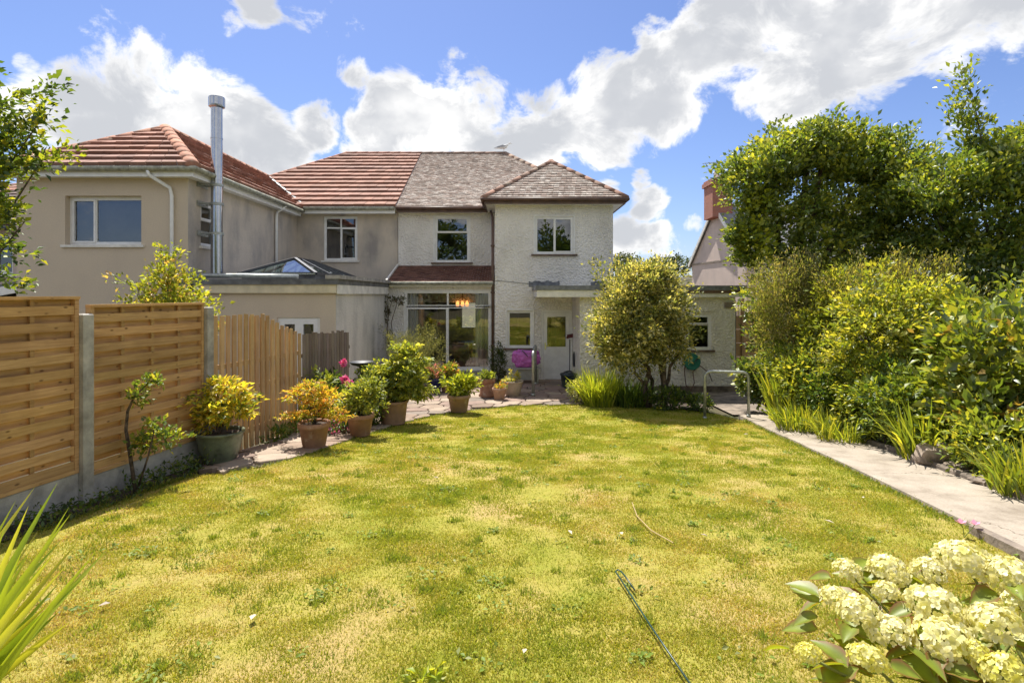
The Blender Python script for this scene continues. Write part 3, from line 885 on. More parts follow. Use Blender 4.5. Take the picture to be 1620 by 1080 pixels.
    # thin cable along the wall
    cb = MB(); cb.tube([(-.5, 16.985, 2.98), (-.1, 16.985, 2.95), (.3, 16.985, 2.90), (.62, 16.985, 2.88)], .006, 5); cb.build('cable', M['dark_frame'], h)
    return h
HOUSE = white_house()

# ------------------------------------------------------------------ the rendered house next door
def tan_house():
    h = thing('house', 'tan rendered semi with new red tile roof and tall projecting wing', 'house', (-7.0, 15, 0))
    wf = 12.4; xl, xr = -10.8, -7.06
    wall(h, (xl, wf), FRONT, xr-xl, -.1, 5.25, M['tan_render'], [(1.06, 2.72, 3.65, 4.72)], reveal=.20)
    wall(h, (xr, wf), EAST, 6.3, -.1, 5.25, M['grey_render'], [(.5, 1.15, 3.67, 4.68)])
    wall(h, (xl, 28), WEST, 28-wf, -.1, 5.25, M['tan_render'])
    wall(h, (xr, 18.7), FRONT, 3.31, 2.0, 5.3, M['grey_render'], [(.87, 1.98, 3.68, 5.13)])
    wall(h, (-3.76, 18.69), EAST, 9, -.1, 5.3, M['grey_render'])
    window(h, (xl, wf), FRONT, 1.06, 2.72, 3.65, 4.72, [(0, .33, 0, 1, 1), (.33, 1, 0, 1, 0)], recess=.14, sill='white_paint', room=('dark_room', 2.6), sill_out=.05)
    curtain(h, (xl, wf), FRONT, 1.15, 1.62, 3.7, 4.68, -.34, waves=4)
    window(h, (xr, wf), EAST, .5, 1.15, 3.67, 4.68, [(0, 1, 0, .62, 0), (0, 1, .62, 1, 1)], recess=.05, sill='white_paint', marg=(.2, .7))
    window(h, (xr, 18.7), FRONT, .87, 1.98, 3.68, 5.13, [(0, .5, 0, .76, 0), (.5, 1, 0, .76, 1), (0, .5, .76, 1, 0), (.5, 1, .76, 1, 0)], recess=.05, sill='white_paint')
    # flat-roofed extension
    ef = 12.15
    wall(h, (xr, ef), FRONT, 3.30, -.1, 2.66, M['tan_render'], [(2.05, 2.96, -.05, 2.08)], u0=-.02)
    wall(h, (-3.76, ef), EAST, 6.6, -.1, 2.66, M['party_render'])
    fr = MB(); fr.box(xr+.001, -3.68, ef-.10, 18.69, 2.78, 2.90); fr.build('flat_roof', M['felt'], h)
    fb = MB(); fb.box(xr+.3, -3.73, ef-.07, ef-.04, 2.60, 2.779); fb.build('fascia', plain('cream_fascia', (.70, .62, .44), .6, 0, .1), h)
    fb = MB(); fb.box(-3.72, -3.69, ef-.069, 17.0, 2.58, 2.779); fb.build('fascia', M['white_paint'], h)
    cp = MB(); cp.box(-3.95, -3.62, ef-.12, 17.1, 2.90, 2.98); cp.build('coping', M['concrete'], h)
    # French doors
    o = (xr, ef)
    dr = window(h, o, FRONT, 2.05, 2.96, -.05, 2.08, [(0, .5, 0, 1, 1), (.5, 1, 0, 1, 1)], recess=.03, sill=None, name='door', sash=.09, room=('dark_room', 2.5), marg=(.7, .2))
    # roof lantern
    lx0, lx1, ly0, ly1, lz, lr = -6.24, -4.48, 13.0, 16.3, 3.05, 3.46
    cu = MB(); cu.box(lx0+.04, lx1-.04, ly0+.04, ly1-.04, 2.90, lz-.002); lan = cu.build('roof_lantern', M['felt'], h)
    c0, c1, c2, c3 = (lx0, ly0, lz), (lx1, ly0, lz), (lx1, ly1, lz), (lx0, ly1, lz); a, b = ((lx0+lx1)/2, 14.05, lr), ((lx0+lx1)/2, 15.25, lr)
    bars = MB()
    for p, q in ((c0, a), (c1, a), (c2, b), (c3, b), (a, b), (c0, c1), (c1, c2), (c2, c3), (c3, c0)): bars.bar(p, q, .075, .06)
    for t in (.33, .66):
        bars.bar(Vector(c1).lerp(Vector(c2), t), Vector(a).lerp(Vector(b), t), .05, .045); bars.bar(Vector(c0).lerp(Vector(c3), t), Vector(a).lerp(Vector(b), t), .05, .045)
    bars.build('glazing_bars', M['dark_frame'], lan)
    trim = MB()
    for p, q in ((c0, c1), (c1, c2)): trim.bar(Vector(p)+Vector((0, -.04 if p == c0 else 0, -.01)), Vector(q)+Vector((0, -.04 if p == c0 else 0, -.01)), .03, .035)
    trim.build('trim', M['steel'], lan)
    for q in ((c0, c1, a), (c1, c2, b, a), (c2, c3, b), (c3, c0, a, b)):
        g = MB(); g.add([Vector(v) for v in q], [tuple(range(len(q)))]); g.build('pane', M['lantern_glass'], lan)
    # ---- roofs
    zR, yR, ze, ye = 8.40, 23.6, 5.40, 18.33
    A, B, C, D = (-10.85, ye, ze), (-3.75, ye, ze), (-3.75, yR, zR), (-6.87, yR, zR)
    roof = under(h, [[A, B, C, D], [(-10.85, 28.8, ze), A, D], [B, (-3.75, 28.8, ze), C], [(-10.85, 28.8, ze), D, C, (-3.75, 28.8, ze)]], M['brown_tile'])
    tile_courses(roof, A, B, C, D, 14, .085, M['red_tile'], REDS, rt)
    ridge_tiles(roof, A, D, .12, M['ridge'], [(.42, .20, .14), (.38, .19, .13)], rt)
    ridge_tiles(roof, D, C, .12, M['ridge'], [(.42, .20, .14), (.38, .19, .13)], rt)
    wz = 5.30; ex0, ex1, ey, ap = -11.1, -6.76, 12.08, (-8.93, 14.67, 6.85); bk = (-8.93, 21.3, 6.85)
    A, B = (ex0, ey, wz), (ex1, ey, wz)
    r2 = under(h, [[A, B, ap], [B, (ex1, 21.3, wz), bk, ap], [A, ap, bk, (ex0, 21.3, wz)]], M['brown_tile'])
    tile_courses(r2, A, B, ap, ap, 8, .085, M['red_tile'], REDS, rt)
    tile_courses(r2, B, (ex1, 20.4, wz), bk, ap, 8, .085, M['red_tile'], REDS, rt)
    ridge_tiles(r2, A, ap, .13, M['ridge'], [(.45, .22, .15), (.40, .20, .13)], rt)
    ridge_tiles(r2, B, ap, .15, M['ridge'], [(.47, .23, .15), (.42, .20, .13)], rt)
    ridge_tiles(r2, ap, (-8.93, 20.9, 6.85), .13, M['ridge'], [(.45, .22, .15), (.40, .20, .13)], rt)
    vl = MB(); vl.bar((-6.72, 18.40, 5.46), (-8.93, 20.78, 6.90), .10, .03); vl.build('valley_gutter', M['lead'], roof)
    # eaves
    f = MB(); f.box(ex0+.05, ex1-.05, ey+.04, ey+.07, wz-.22, wz-.02); f.box(ex1-.08, ex1-.05, ey+.071, 18.36, wz-.22, wz-.02)
    f.box(-7.0, -3.78, ye+.04, ye+.07, ze-.22, ze-.02); f.build('fascia', M['upvc'], h)
    s = MB(); s.box(ex0+.05, ex1-.08, ey+.071, 12.399, wz-.20, wz-.18); s.box(-7.059, ex1-.08, 12.4, 18.4, wz-.20, wz-.18); s.box(-7.0, -3.78, ye+.071, 18.699, ze-.2, ze-.18); s.build('soffit', M['upvc'], h)
    g = MB(); g.tube([(ex0, ey-.03, wz-.06), (ex1+.04, ey-.03, wz-.06), (ex1+.04, 18.3, wz-.06)], .06, 10); g.tube([(ex1+.04, ye-.03, ze-.06), (-3.80, ye-.03, ze-.06)], .06, 10); g.build('gutter', M['grey_gutter'], h, True)
    d = MB(); d.tube([(-7.72, ey-.03, wz-.1), (-7.70, ey+.0, wz-.2), (-7.42, wf-.06, wz-.42), (-7.38, wf-.06, wz-.6), (-7.38, wf-.06, 0)], .038, 10); d.build('downpipe', M['upvc'], h, True)
    d = MB(); d.tube([(ex1+.04, 16.9, wz-.1), (-6.98, 16.9, wz-.3), (-7.0, 16.9, wz-.45), (-7.0, 16.9, 2.9)], .038, 10); d.build('downpipe', M['upvc'], h, True)
    # steel flue
    fx, fy = -6.72, 12.95
    pr = [(.13, 2.95), (.13, 3.9), (.142, 3.9), (.142, 3.94), (.122, 3.94), (.122, 5.15), (.13, 5.15), (.13, 5.19), (.122, 5.19), (.122, 6.1), (.13, 6.1), (.13, 6.13), (.122, 6.13), (.122, 6.86)]
    fm = MB(); fm.lathe(pr, (fx, fy, 0), 56); fl = fm.build('flue', M['steel'], h)
    cm = MB(); cm.lathe([(.122, 6.80), (.17, 6.83), (.175, 6.86), (.175, 7.03), (.165, 7.05), (.001, 7.07)], (fx, fy, 0), 56); cm.build('cap', M['steel'], fl)
    for z in (3.95, 4.62, 5.05):
        bm_ = MB()
        bm_.tube([(-7.06, fy-.14, z), (fx, fy-.14, z)], .016, 8); bm_.tube([(-7.06, fy+.14, z), (fx, fy+.14, z)], .016, 8); bm_.lathe([(.128, z-.03), (.148, z-.03), (.148, z+.03), (.128, z+.03)], (fx, fy, 0), 24)
        bm_.box(-7.06, -7.03, fy-.22, fy+.22, z-.06, z+.06)
        bm_.build('bracket', M['galv'], fl)
    pp = MB(); pp.tube([(-7.1, ef-.14, 2.80), (-6.95, ef+.1, 2.93), (-6.7, ef+.2, 2.98), (-5.9, ef+.3, 2.98), (-4.7, ef+.35, 2.96)], .05, 8); pp.build('pipe', M['galv'], h, True)
tan_house()

# ------------------------------------------------------------------ houses further off
def far_houses():
    h = thing('house', 'pink rendered gable house with brick chimney behind the trees', 'house', (12, 27.4, 0))
    a, b = Vector((9.6, 30.3, 0)), Vector((10.1, 24.5, 0)); ap = Vector((9.85, 27.4, 0)); e = Vector((.985, .085, 0))*8
    mb = MB(); V = [a-Z*.1, b-Z*.1, b+Z*4.2, ap+Z*6.75, a+Z*4.2]; mb.add(V, [(0, 1, 2, 3, 4)]); W = [v+e for v in V]; mb.add(W, [(4, 3, 2, 1, 0)]); mb.add([V[1], W[1], W[2], V[2]], [(0, 1, 2, 3)]); mb.add([V[0], V[4], W[4], W[0]], [(0, 1, 2, 3)])
    mb.build('wall', M['pink_render'], h)
    st = MB(); n = Vector((-.996, -.086, 0)); st.bar(a+Z*4.15+n*.02, b+Z*4.15+n*.02, .05, .07); st.build('string_course', M['sill'], h)
    rf = MB()
    for q in ([b+Z*4.12-n*-.0+Vector((.0, -.25, -.12))+n*.12, ap+Z*6.82+n*.12], [a+Z*4.12+Vector((0, .25, -.12))+n*.12, ap+Z*6.82+n*.12]):
        p0, p1 = q; k = Vector((0, 0, .12)); V = [p0, p1, p1+e, p0+e]; V2 = [v+k for v in V]
        rf.add(V+V2, [(3, 2, 1, 0), (4, 5, 6, 7), (0, 1, 5, 4), (1, 2, 6, 5), (2, 3, 7, 6), (3, 0, 4, 7)])
    r = rf.build('roof', plain('grey_slate', (.20, .20, .21), .7, 0, .2, 3), h)
    vb = MB()
    for p in (a, b): vb.bar(p+Z*4.12+n*.14+Vector((0, .2 if p is a else -.2, -.05)), ap+Z*6.8+n*.14, .05, .16)
    vb.build('verge_board', M['white_paint'], h)
    cm = MB(); c = ap+Vector((-.08, 0, 0)); 
    bk, N, L, bs = nodes('chimney_brick'); t = N.new('ShaderNodeTexBrick'); t.inputs['Scale'].default_value = 4.4
    t.inputs['Color1'].default_value = (.34, .10, .055, 1); t.inputs['Color2'].default_value = (.26, .075, .045, 1); t.inputs['Mortar'].default_value = (.36, .31, .26, 1); t.inputs['Mortar Size'].default_value = .02
    cx = N.new('ShaderNodeCombineXYZ'); sp = N.new('ShaderNodeSeparateXYZ'); L.new(pos(N, L), sp.inputs[0]); ad = N.new('ShaderNodeMath'); L.new(sp.outputs[0], ad.inputs[0]); L.new(sp.outputs[1], ad.inputs[1]); L.new(ad.outputs[0], cx.inputs[0]); L.new(sp.outputs[2], cx.inputs[1]); L.new(cx.outputs[0], t.inputs['Vector'])
    L.new(t.outputs[0], bs.inputs['Base Color']); bs.inputs['Roughness'].default_value = .9
    cm.box(c.x-.32, c.x+.62, c.y-.6, c.y+.6, 6.2, 7.75); cm.box(c.x-.40, c.x+.70, c.y-.68, c.y+.68, 7.75, 7.95); cm.box(c.x-.34, c.x+.64, c.y-.62, c.y+.62, 7.95, 8.05)
    ch = cm.build('chimney', bk, r)
    pm = MB(); pm.lathe([(.13, 8.05), (.11, 8.35), (.13, 8.36), (.13, 8.42), (.09, 8.42)], (c.x, c.y-.2, 0), 14); pm.build('chimney_pot', M['terracotta'], ch, True)
    pm = MB(); pm.lathe([(.13, 8.05), (.11, 8.30), (.13, 8.31), (.13, 8.37), (.09, 8.37)], (c.x+.3, c.y+.3, 0), 14); pm.build('chimney_pot', M['terracotta'], ch, True)
    an = MB(); an.tube([(c.x+.1, c.y, 8.0), (c.x+.1, c.y, 9.0)], .02, 6); an.tube([(c.x-.6, c.y, 8.85), (c.x+.4, c.y, 8.95)], .012, 6)
    for i in range(5): an.tube([(c.x-.5+i*.18, c.y-.2, 8.86+i*.018), (c.x-.5+i*.18, c.y+.2, 8.86+i*.018)], .007, 5)
    an.build('aerial', M['galv'], h)
    lw = MB(); lw.box(7.6, 10.2, 21.2, 21.4, -.1, 2.0); lo = lw.build('wall', M['pink_render'], h)
    # cream house past the tan one
    g = thing('house', 'cream house with dark tiled roof beside the tan wing, mostly hidden', 'house', (-15, 17, 0))
    wall(g, (-17.5, 15.5), FRONT, 6.4, -.1, 4.4, M['pink_render'], [(3.0, 3.9, 3.1, 4.2), (4.1, 5.1, 3.1, 4.2)])
    window(g, (-17.5, 15.5), FRONT, 3.0, 3.9, 3.1, 4.2, [(0, .5, 0, 1, 1), (.5, 1, 0, 1, 0)], sill='white_paint')
    window(g, (-17.5, 15.5), FRONT, 4.1, 5.1, 3.1, 4.2, [(0, .5, 0, 1, 1), (.5, 1, 0, 1, 0)], sill='white_paint')
    wall(g, (-11.1, 15.5), EAST, 8, -.1, 4.4, M['pink_render'])
    A, B, C, D = (-17.8, 15.2, 4.4), (-10.95, 15.2, 4.4), (-12.6, 18.6, 6.0), (-16, 18.6, 6.0)
    r = under(g, [[A, B, C, D], [B, (-10.95, 22, 4.4), C], [A, D, (-17.8, 22, 4.4)]], M['brown_tile'])
    tile_courses(r, A, B, C, D, 11, .05, M['red_tile'], [(.17, .12, .10), (.14, .10, .09)], rt)
    ridge_tiles(r, B, C, .12, M['ridge'], [(.2, .13, .1)], rt)
    gt = MB(); gt.tube([(-17.8, 15.17, 4.34), (-10.95, 15.17, 4.34)], .06, 8); gt.build('gutter', M['dark_frame'], g, True)
    pr = MB()
    V = [Vector((-14.5, 13.6, 2.3)), Vector((-10.95, 13.6, 2.95)), Vector((-10.95, 15.49, 2.95)), Vector((-14.5, 15.49, 2.3))]
    pr.add(V+[v+Z*.1 for v in V], [(3, 2, 1, 0), (4, 5, 6, 7), (0, 1, 5, 4), (1, 2, 6, 5), (2, 3, 7, 6), (3, 0, 4, 7)]); pr.build('porch_roof', M['felt'], g)
    pb = MB(); pb.bar((-14.5, 13.57, 2.22), (-10.95, 13.57, 2.87), .04, .2); pb.build('bargeboard', M['upvc'], g)
    pw = MB(); pw.box(-14.3, -11.0, 13.7, 15.4, -.1, 2.25); pw.build('wall', M['cream_render'], g)
    # a red roof corner beyond
    k = thing('house', 'distant red tiled roof peeping over the tan wing', 'house', (-19, 26, 0))
    wall(k, (-23, 24), FRONT, 5.3, -.1, 6.6, M['cream_render'])
    A, B, ap = (-23.4, 23.6, 6.6), (-17.2, 23.6, 6.6), (-20.3, 26.6, 8.3)
    r = under(k, [[A, B, ap], [B, (-17.2, 30, 6.6), ap], [A, ap, (-23.4, 30, 6.6)]], M['brown_tile'])
    tile_courses(r, A, B, ap, ap, 9, .05, M['red_tile'], REDS, rt)
    ridge_tiles(r, B, ap, .13, M['ridge'], [(.45, .22, .15)], rt)
far_houses()

# ------------------------------------------------------------------ fences
FT = Vector((.19, 1, 0)).normalized(); FN = Vector((FT.y, -FT.x, 0))
FL = math.hypot(.19, 1)
def fpt(y): return Vector((fence_x(y), y, 0))
rf_ = random.Random(21)
def shade(r, a=.82, b=1.12): k = r.uniform(a, b); return (k, k*r.uniform(.96, 1.03), k*r.uniform(.9, 1.05))

def slat_panel(y0, y1, zb, zt, label):
    o = fpt(y0); ln = (y1-y0)*FL
    t = thing('slatted_fence', label, 'fence', (o.x, o.y, zb), 'slatted timber fences')
    for a, b in ((0, .045), (ln-.045, ln)):
        m = MB(); m.obox(o, FT, FN, a, b, zb, zt-.03, -.028, .028, shade(rf_)); m.build('stile', M['fence_wood'], t)
    m = MB(); m.obox(o, FT, FN, -.005, ln+.005, zt-.03, zt, -.035, .04, (1.15, 1.12, 1.05)); m.build('top_rail', M['fence_wood'], t)
    m = MB(); m.obox(o, FT, FN, .045, ln-.045, zb, zb+.04, -.024, .026, shade(rf_)); m.build('bottom_rail', M['fence_wood'], t)
    for k in range(1, 4):
        u = ln*k/4; m = MB(); m.obox(o, FT, FN, u-.02, u+.02, zb+.04, zt-.031, -.010, .010, shade(rf_, .7, .9)); m.build('batten', M['fence_wood'], t)
    n = 11; pitch = (zt-zb-.08)/n
    m = MB(); m.obox(o, FT, FN, .004, ln-.004, zb+.005, zb+.045+pitch*.07, -.042, -.033, shade(rf_)); m.build('slat', M['fence_wood'], t)
    for k in range(n):
        z = zb+.045+pitch*k; j = rf_.uniform(-.004, .004); h = pitch*.56
        for dd, zz, hh in ((.0105, z, h), (-.042, z+pitch*.5, pitch*.56)):
            m = MB(); c = shade(rf_)
            tilt = rf_.uniform(-.004, .004)
            u0, u1 = (.046, ln-.046) if dd > 0 else (.004, ln-.004)
            a = o+FT*u0; b = o+FT*u1
            V = [(a+FN*dd)+Z*(zz+j), (b+FN*dd)+Z*(zz+j+tilt), (b+FN*dd)+Z*(min(zz+hh, zt-.032)+j+tilt), (a+FN*dd)+Z*(min(zz+hh, zt-.032)+j)]
            W = [v+FN*.009 for v in V]
            m.add(V+W, [(3, 2, 1, 0), (4, 5, 6, 7), (0, 1, 5, 4), (1, 2, 6, 5), (2, 3, 7, 6), (3, 0, 4, 7)], c)
            m.build('slat', M['fence_wood'], t)
slat_panel(4.15, 6.00, .70, 2.555, 'slatted timber fence panel with strap leaves growing in front')
slat_panel(6.13, 7.80, .62, 2.465, 'slatted timber fence panel between two concrete posts')

def concrete_post(y, zt, label):
    o = fpt(y); zb = zg(o.x, y)-.1
    m = MB(); hw = .062
    m.obox(o, FT, FN, -hw, hw, zb, zt-.012, -.05, .075)
    p = [o+FT*a+FN*d+Z*z for z, s in ((zt-.012, 1), (zt, .8)) for d in (-.05*s, .075*s) for a in (-hw*s, hw*s)]
    m.add(p, [(4, 5, 7, 6), (0, 1, 5, 4), (1, 3, 7, 5), (3, 2, 6, 7), (2, 0, 4, 6)])
    tag(m.build('fence_post', M['concrete']), label, 'post', 'concrete fence posts')
concrete_post(6.065, 2.37, 'concrete fence post between the two slatted panels')
concrete_post(7.87, 2.40, 'concrete fence post where slats meet upright pickets')
def gravel_board(y0, y1, zt, label):
    o = fpt(y0); ln = (y1-y0)*FL; m = MB()
    zb = min(zg(o.x, y0), zg(o.x, y1))-.12
    m.obox(o, FT, FN, 0, ln, zb, zt-.003, -.02, .02); m.obox(o, FT, FN, .01, ln-.01, zt-.004, zt, -.016, .016)
    tag(m.build('gravel_board', M['concrete']), label, 'gravel board', 'concrete gravel boards')
gravel_board(4.15, 6.0, .695, 'concrete gravel board below the panel behind strap leaves')
gravel_board(6.13, 7.80, .615, 'concrete gravel board below the panel between posts')

def pickets(y0, y1, mat, tops, label, w, gap, seed, back=True):
    r = random.Random(seed); o = fpt(y0); ln = (y1-y0)*FL
    t = thing('picket_fence', label, 'fence', (o.x, o.y, zg(o.x, o.y)))
    def top(px):
        for (a, za), (b, zb) in zip(tops, tops[1:]):
            if a <= px <= b: return za+(zb-za)*(px-a)/(b-a)
        return tops[-1][1] if px > tops[-1][0] else tops[0][1]
    u = .02; zmin = zg(o.x, (y0+y1)/2)
    for zz in (zmin+.3, zmin+.95, zmin+1.35):
        m = MB(); m.obox(o, FT, FN, 0, ln, zz, zz+.07, -.02, .018, (.8, .8, .8)); m.build('rail', M[mat], t)
    last = False
    while not last:
        if u+w+gap+w > ln: last = True
        for side in ((0, 1) if back else (0,)):
            uu = u+(w+gap)/2*side
            if uu+w > ln: continue
            p = o+FT*uu; px = 810+900*p.x/p.y; py = top(px)+r.uniform(-2.5, 2.5)
            zt = CAMH-(py-465)/900*p.y-.05*side; lean = r.uniform(-.008, .008)
            m = MB(); d0, d1 = ((.019, .036) if side == 0 else (-.038, -.021)); c = shade(r)
            zb = zg(p.x, p.y)+.03
            V = [p+FN*d+FT*a+Z*z for d in (d0, d1) for a, z in ((0, zb), (w, zb), (w+lean, zt-r.uniform(0, .012)), (lean, zt))]
            m.add(V, [(0, 1, 2, 3), (7, 6, 5, 4), (0, 4, 5, 1), (1, 5, 6, 2), (2, 6, 7, 3), (3, 7, 4, 0)], c)
            m.build('picket', M[mat], t)
        u += w+gap
pickets(7.96, 10.19, 'picket_wood', [(330, 500), (345, 501), (360, 498), (418, 497), (428, 505), (445, 514), (460, 521), (478, 529)], 'tan upright picket fence with uneven tops beside paving', .082, .052, 4)
pickets(10.2, 12.02, 'old_wood', [(470, 529), (490, 527), (535, 524)], 'weathered grey picket fence against the party wall', .085, .02, 5, False)

# bit of timber fencing beyond the extension
def trellis():
    t = thing('trellis_fence', 'pale timber fence with open top beyond the flat extension', 'fence', (6.4, 17.5, 0))
    for k in range(4):
        m = MB(); m.box(5.95, 7.9, 17.48, 17.5, .25+k*.42, .65+k*.42, shade(rf_, .9, 1.1)); m.build('board', M['picket_wood'], t)
    m = MB()
    for x in (5.95, 6.5, 7.05, 7.6): m2 = MB(); m2.box(x, x+.07, 17.44, 17.52, 0, 2.45, (.8, .8, .8)); m2.build('post', M['picket_wood'], t)
    for k in range(22):
        m = MB(); x = 6.0+k*.085; m.box(x, x+.025, 17.47, 17.49, 1.93, 2.38); m.build('picket', M['picket_wood'], t)
trellis()

# ------------------------------------------------------------------ foliage
def unit(a): return a/np.maximum(1e-9, np.linalg.norm(a, axis=1, keepdims=True))
def leaf_arrays(P, A, Nn, s, aspect, C, fold=.12):
    A = unit(A); S = unit(np.cross(A, Nn)); Nn = np.cross(S, A); s = s[:, None]
    mid = P+A*s*.45
    V = np.stack([P, mid+S*s*aspect/2+Nn*s*fold, P+A*s-Nn*s*fold*.6, mid-S*s*aspect/2+Nn*s*fold], 1)
    n = len(P); b = np.arange(n)[:, None]*4
    F = np.concatenate([b+np.array([[0, 1, 2]]), b+np.array([[0, 2, 3]])], 0)
    return V.reshape(-1, 3), F, np.repeat(C, 4, 0)
def pick_cols(g, cols, n, per_clump=None, mixp=.4):
    w = np.array([c[3] for c in cols]); w = w/w.sum(); c3 = np.array([c[:3] for c in cols])
    idx = g.choice(len(cols), n, p=w)
    if per_clump is not None:
        use = g.random(n) > mixp; idx = np.where(use, per_clump, idx)
    C = np.minimum(c3[idx]*g.uniform(.75, 1.25, (n, 1))*1.45, .85)
    return C
def crown(parent, ells, nclump, cr, per, leaf, cols, seed, shell=.55, up=.25, aspect=.5, mat='leaf', name='foliage', extra=None, flat=1.0, lj=.5):
    g = np.random.default_rng(seed)
    vol = np.array([e[1][0]*e[1][1]*e[1][2] for e in ells])**.75; vol /= vol.sum()
    ei = g.choice(len(ells), nclump, p=vol)
    d = unit(g.normal(size=(nclump, 3))); rad = shell+(1-shell)*g.random(nclump)**.6
    cen = np.array([ells[i][0] for i in ei]); rr = np.array([ells[i][1] for i in ei])
    k1, k2 = g.normal(size=(3, 3))*2.6, g.normal(size=(3, 3))*5.5; ph = ei[:, None]*1.7
    lump = 1+.24*np.sin(d@k1+ph).mean(1)*1.6+.20*np.sin(d@k2+ph).mean(1)*1.6
    cp = cen+d*rr*(rad*lump)[:, None]
    outd = d
    if extra is not None:
        cp = np.concatenate([cp, extra[0]]); outd = np.concatenate([outd, extra[1]])
    n = len(cp)
    w = np.array([c[3] for c in cols]); ccol = g.choice(len(cols), n, p=w/w.sum())
    rep = np.repeat(np.arange(n), per)
    k = len(rep)
    off = g.normal(size=(k, 3))*.5; off[:, 2] *= flat
    P = cp[rep]+off*cr*g.uniform(.6, 1.3, (k, 1))
    A = outd[rep]*.6+off*.7+g.normal(size=(k, 3))*.45+np.array([0, 0, up])
    Nn = g.normal(size=(k, 3))*.55+np.array([0, 0, 1.0])
    s = leaf*g.uniform(1-lj, 1+lj, k)
    C = pick_cols(g, cols, k, ccol[rep])
    return fast_mesh(name, *leaf_arrays(P-unit(A)*s[:, None]*.3, A, Nn, s, aspect, C), M[mat], parent)
def shoot_pts(g, specs, step):
    """points along leaning shoots: specs = (base, dir, length)"""
    P = []; D = []
    for b, d, ln in specs:
        b = np.array(b); d = np.array(d)/np.linalg.norm(d); n = max(2, int(ln/step))
        bend = g.normal(size=3)*.25
        for i in range(n):
            t = i/(n-1); P.append(b+d*ln*t+bend*ln*t*t*.4); D.append(d+bend*t)
    return np.array(P), np.array(D)
def limbs(parent, base, targets, r0, seed, mat='bark', wob=.12, name='trunk', fork=.35):
    r = random.Random(seed); base = Vector(base)
    mb = MB(); 
    for k, t in enumerate(targets):
        t = Vector(t); pts = []; rs = []; ln = (t-base).length
        for i in range(7):
            q = i/6; p = base.lerp(t, q)
            p = Vector((base.x+(t.x-base.x)*q**1.5, base.y+(t.y-base.y)*q**1.5, base.z+(t.z-base.z)*q**.85))
            if 0 < i: p += Vector((r.uniform(-1, 1), r.uniform(-1, 1), r.uniform(-.4, .4)))*wob*ln*.12
            pts.append(p); rs.append(r0*(1-q*.8)*(1 if k == 0 else .7))
        mb.tube(pts, rs, 7)
    return mb.build(name, M[mat], parent, True)
def blade_arrays(g, B, D, Ln, W, droop, C, seg=5):
    """arching strap leaves"""
    n = len(B); D = unit(D); S = unit(np.cross(D, np.array([0, 0, 1.0])+g.normal(size=(n, 3))*.3))
    t = np.linspace(0, 1, seg+1)
    V = np.zeros((n, seg+1, 2, 3))
    for i, q in enumerate(t):
        c = B+D*(Ln*q)[:, None]; c[:, 2] -= droop*Ln*q*q*1.0
        hd = D.copy(); hd[:, 2] = 0; c += hd*(droop*Ln*q*q*.5)[:, None]
        w = W*(1-q**2.2)*(.55+.45*min(1, q*4)); w = np.maximum(w, W*.04)
        V[:, i, 0] = c-S*w[:, None]/2; V[:, i, 1] = c+S*w[:, None]/2
    b = np.arange(n)[:, None]*(2*(seg+1))
    F = np.concatenate([b+np.array([[2*i, 2*i+1, 2*i+3, 2*i+2]]) for i in range(seg)], 0)
    return V.reshape(-1, 3), F, np.repeat(C, 2*(seg+1), 0)
def straps(parent, c, n, spread, length, width, droop, cols, seed, lean=.55, name='strap_leaves'):
    g = np.random.default_rng(seed); c = np.array(c)
    a = g.uniform(0, 2*math.pi, n); rr = np.sqrt(g.random(n))*spread
    B = np.stack([c[0]+np.cos(a)*rr, c[1]+np.sin(a)*rr, np.full(n, c[2])], 1)
    ti = g.uniform(.05, lean, n)
    a2 = a+g.normal(size=n)*.7
    D = np.stack([np.cos(a2)*ti, np.sin(a2)*ti, np.ones(n)], 1)
    Ln = length*g.uniform(.6, 1.1, n)
    return fast_mesh(name, *blade_arrays(g, B, D, Ln, np.full(n, width)*g.uniform(.7, 1.2, n), g.uniform(.3, 1.2, n)*droop, pick_cols(g, cols, n)), M['leaf'], parent)

G_MID = (.075, .125, .022, 1.); G_DARK = (.040, .075, .018, 1.); G_YEL = (.22, .24, .03, 1.); G_OLIVE = (.11, .13, .035, 1.)
def W(c, w): return (*c[:3], w)

# --- variegated round tree in the border
def round_tree():
    t = thing('tree', 'round yellow variegated small tree on forked stems by the extension', 'tree', (3.15, 12.85, zg(3, 12.8)))
    cols = [(.38, .35, .12, 1.), (.15, .175, .06, 1.5), (.27, .27, .13, 1.2), (.10, .125, .045, 1.), (.52, .49, .28, .6)]
    E = [((2.95, 12.8, 2.25), (.98, .95, .96)), ((2.5, 12.7, 1.6), (.80, .8, .66)), ((3.35, 12.8, 1.65), (.58, .7, .55)), ((3.1, 12.8, 2.9), (.6, .6, .40))]
    crown(t, E, 2300, .15, 17, .078, cols, 31, shell=.3, aspect=.52, up=.35)
    z0 = zg(3, 12.8)-.05
    limbs(t, (3.1, 12.85, z0), [(2.6, 12.8, 2.2), (3.0, 12.9, 2.6), (2.2, 12.6, 1.5)], .075, 32, wob=.5)
    limbs(t, (3.42, 12.85, z0), [(3.5, 12.8, 2.5), (3.2, 12.9, 2.3), (3.95, 12.8, 1.8)], .08, 33, wob=.5)
round_tree()

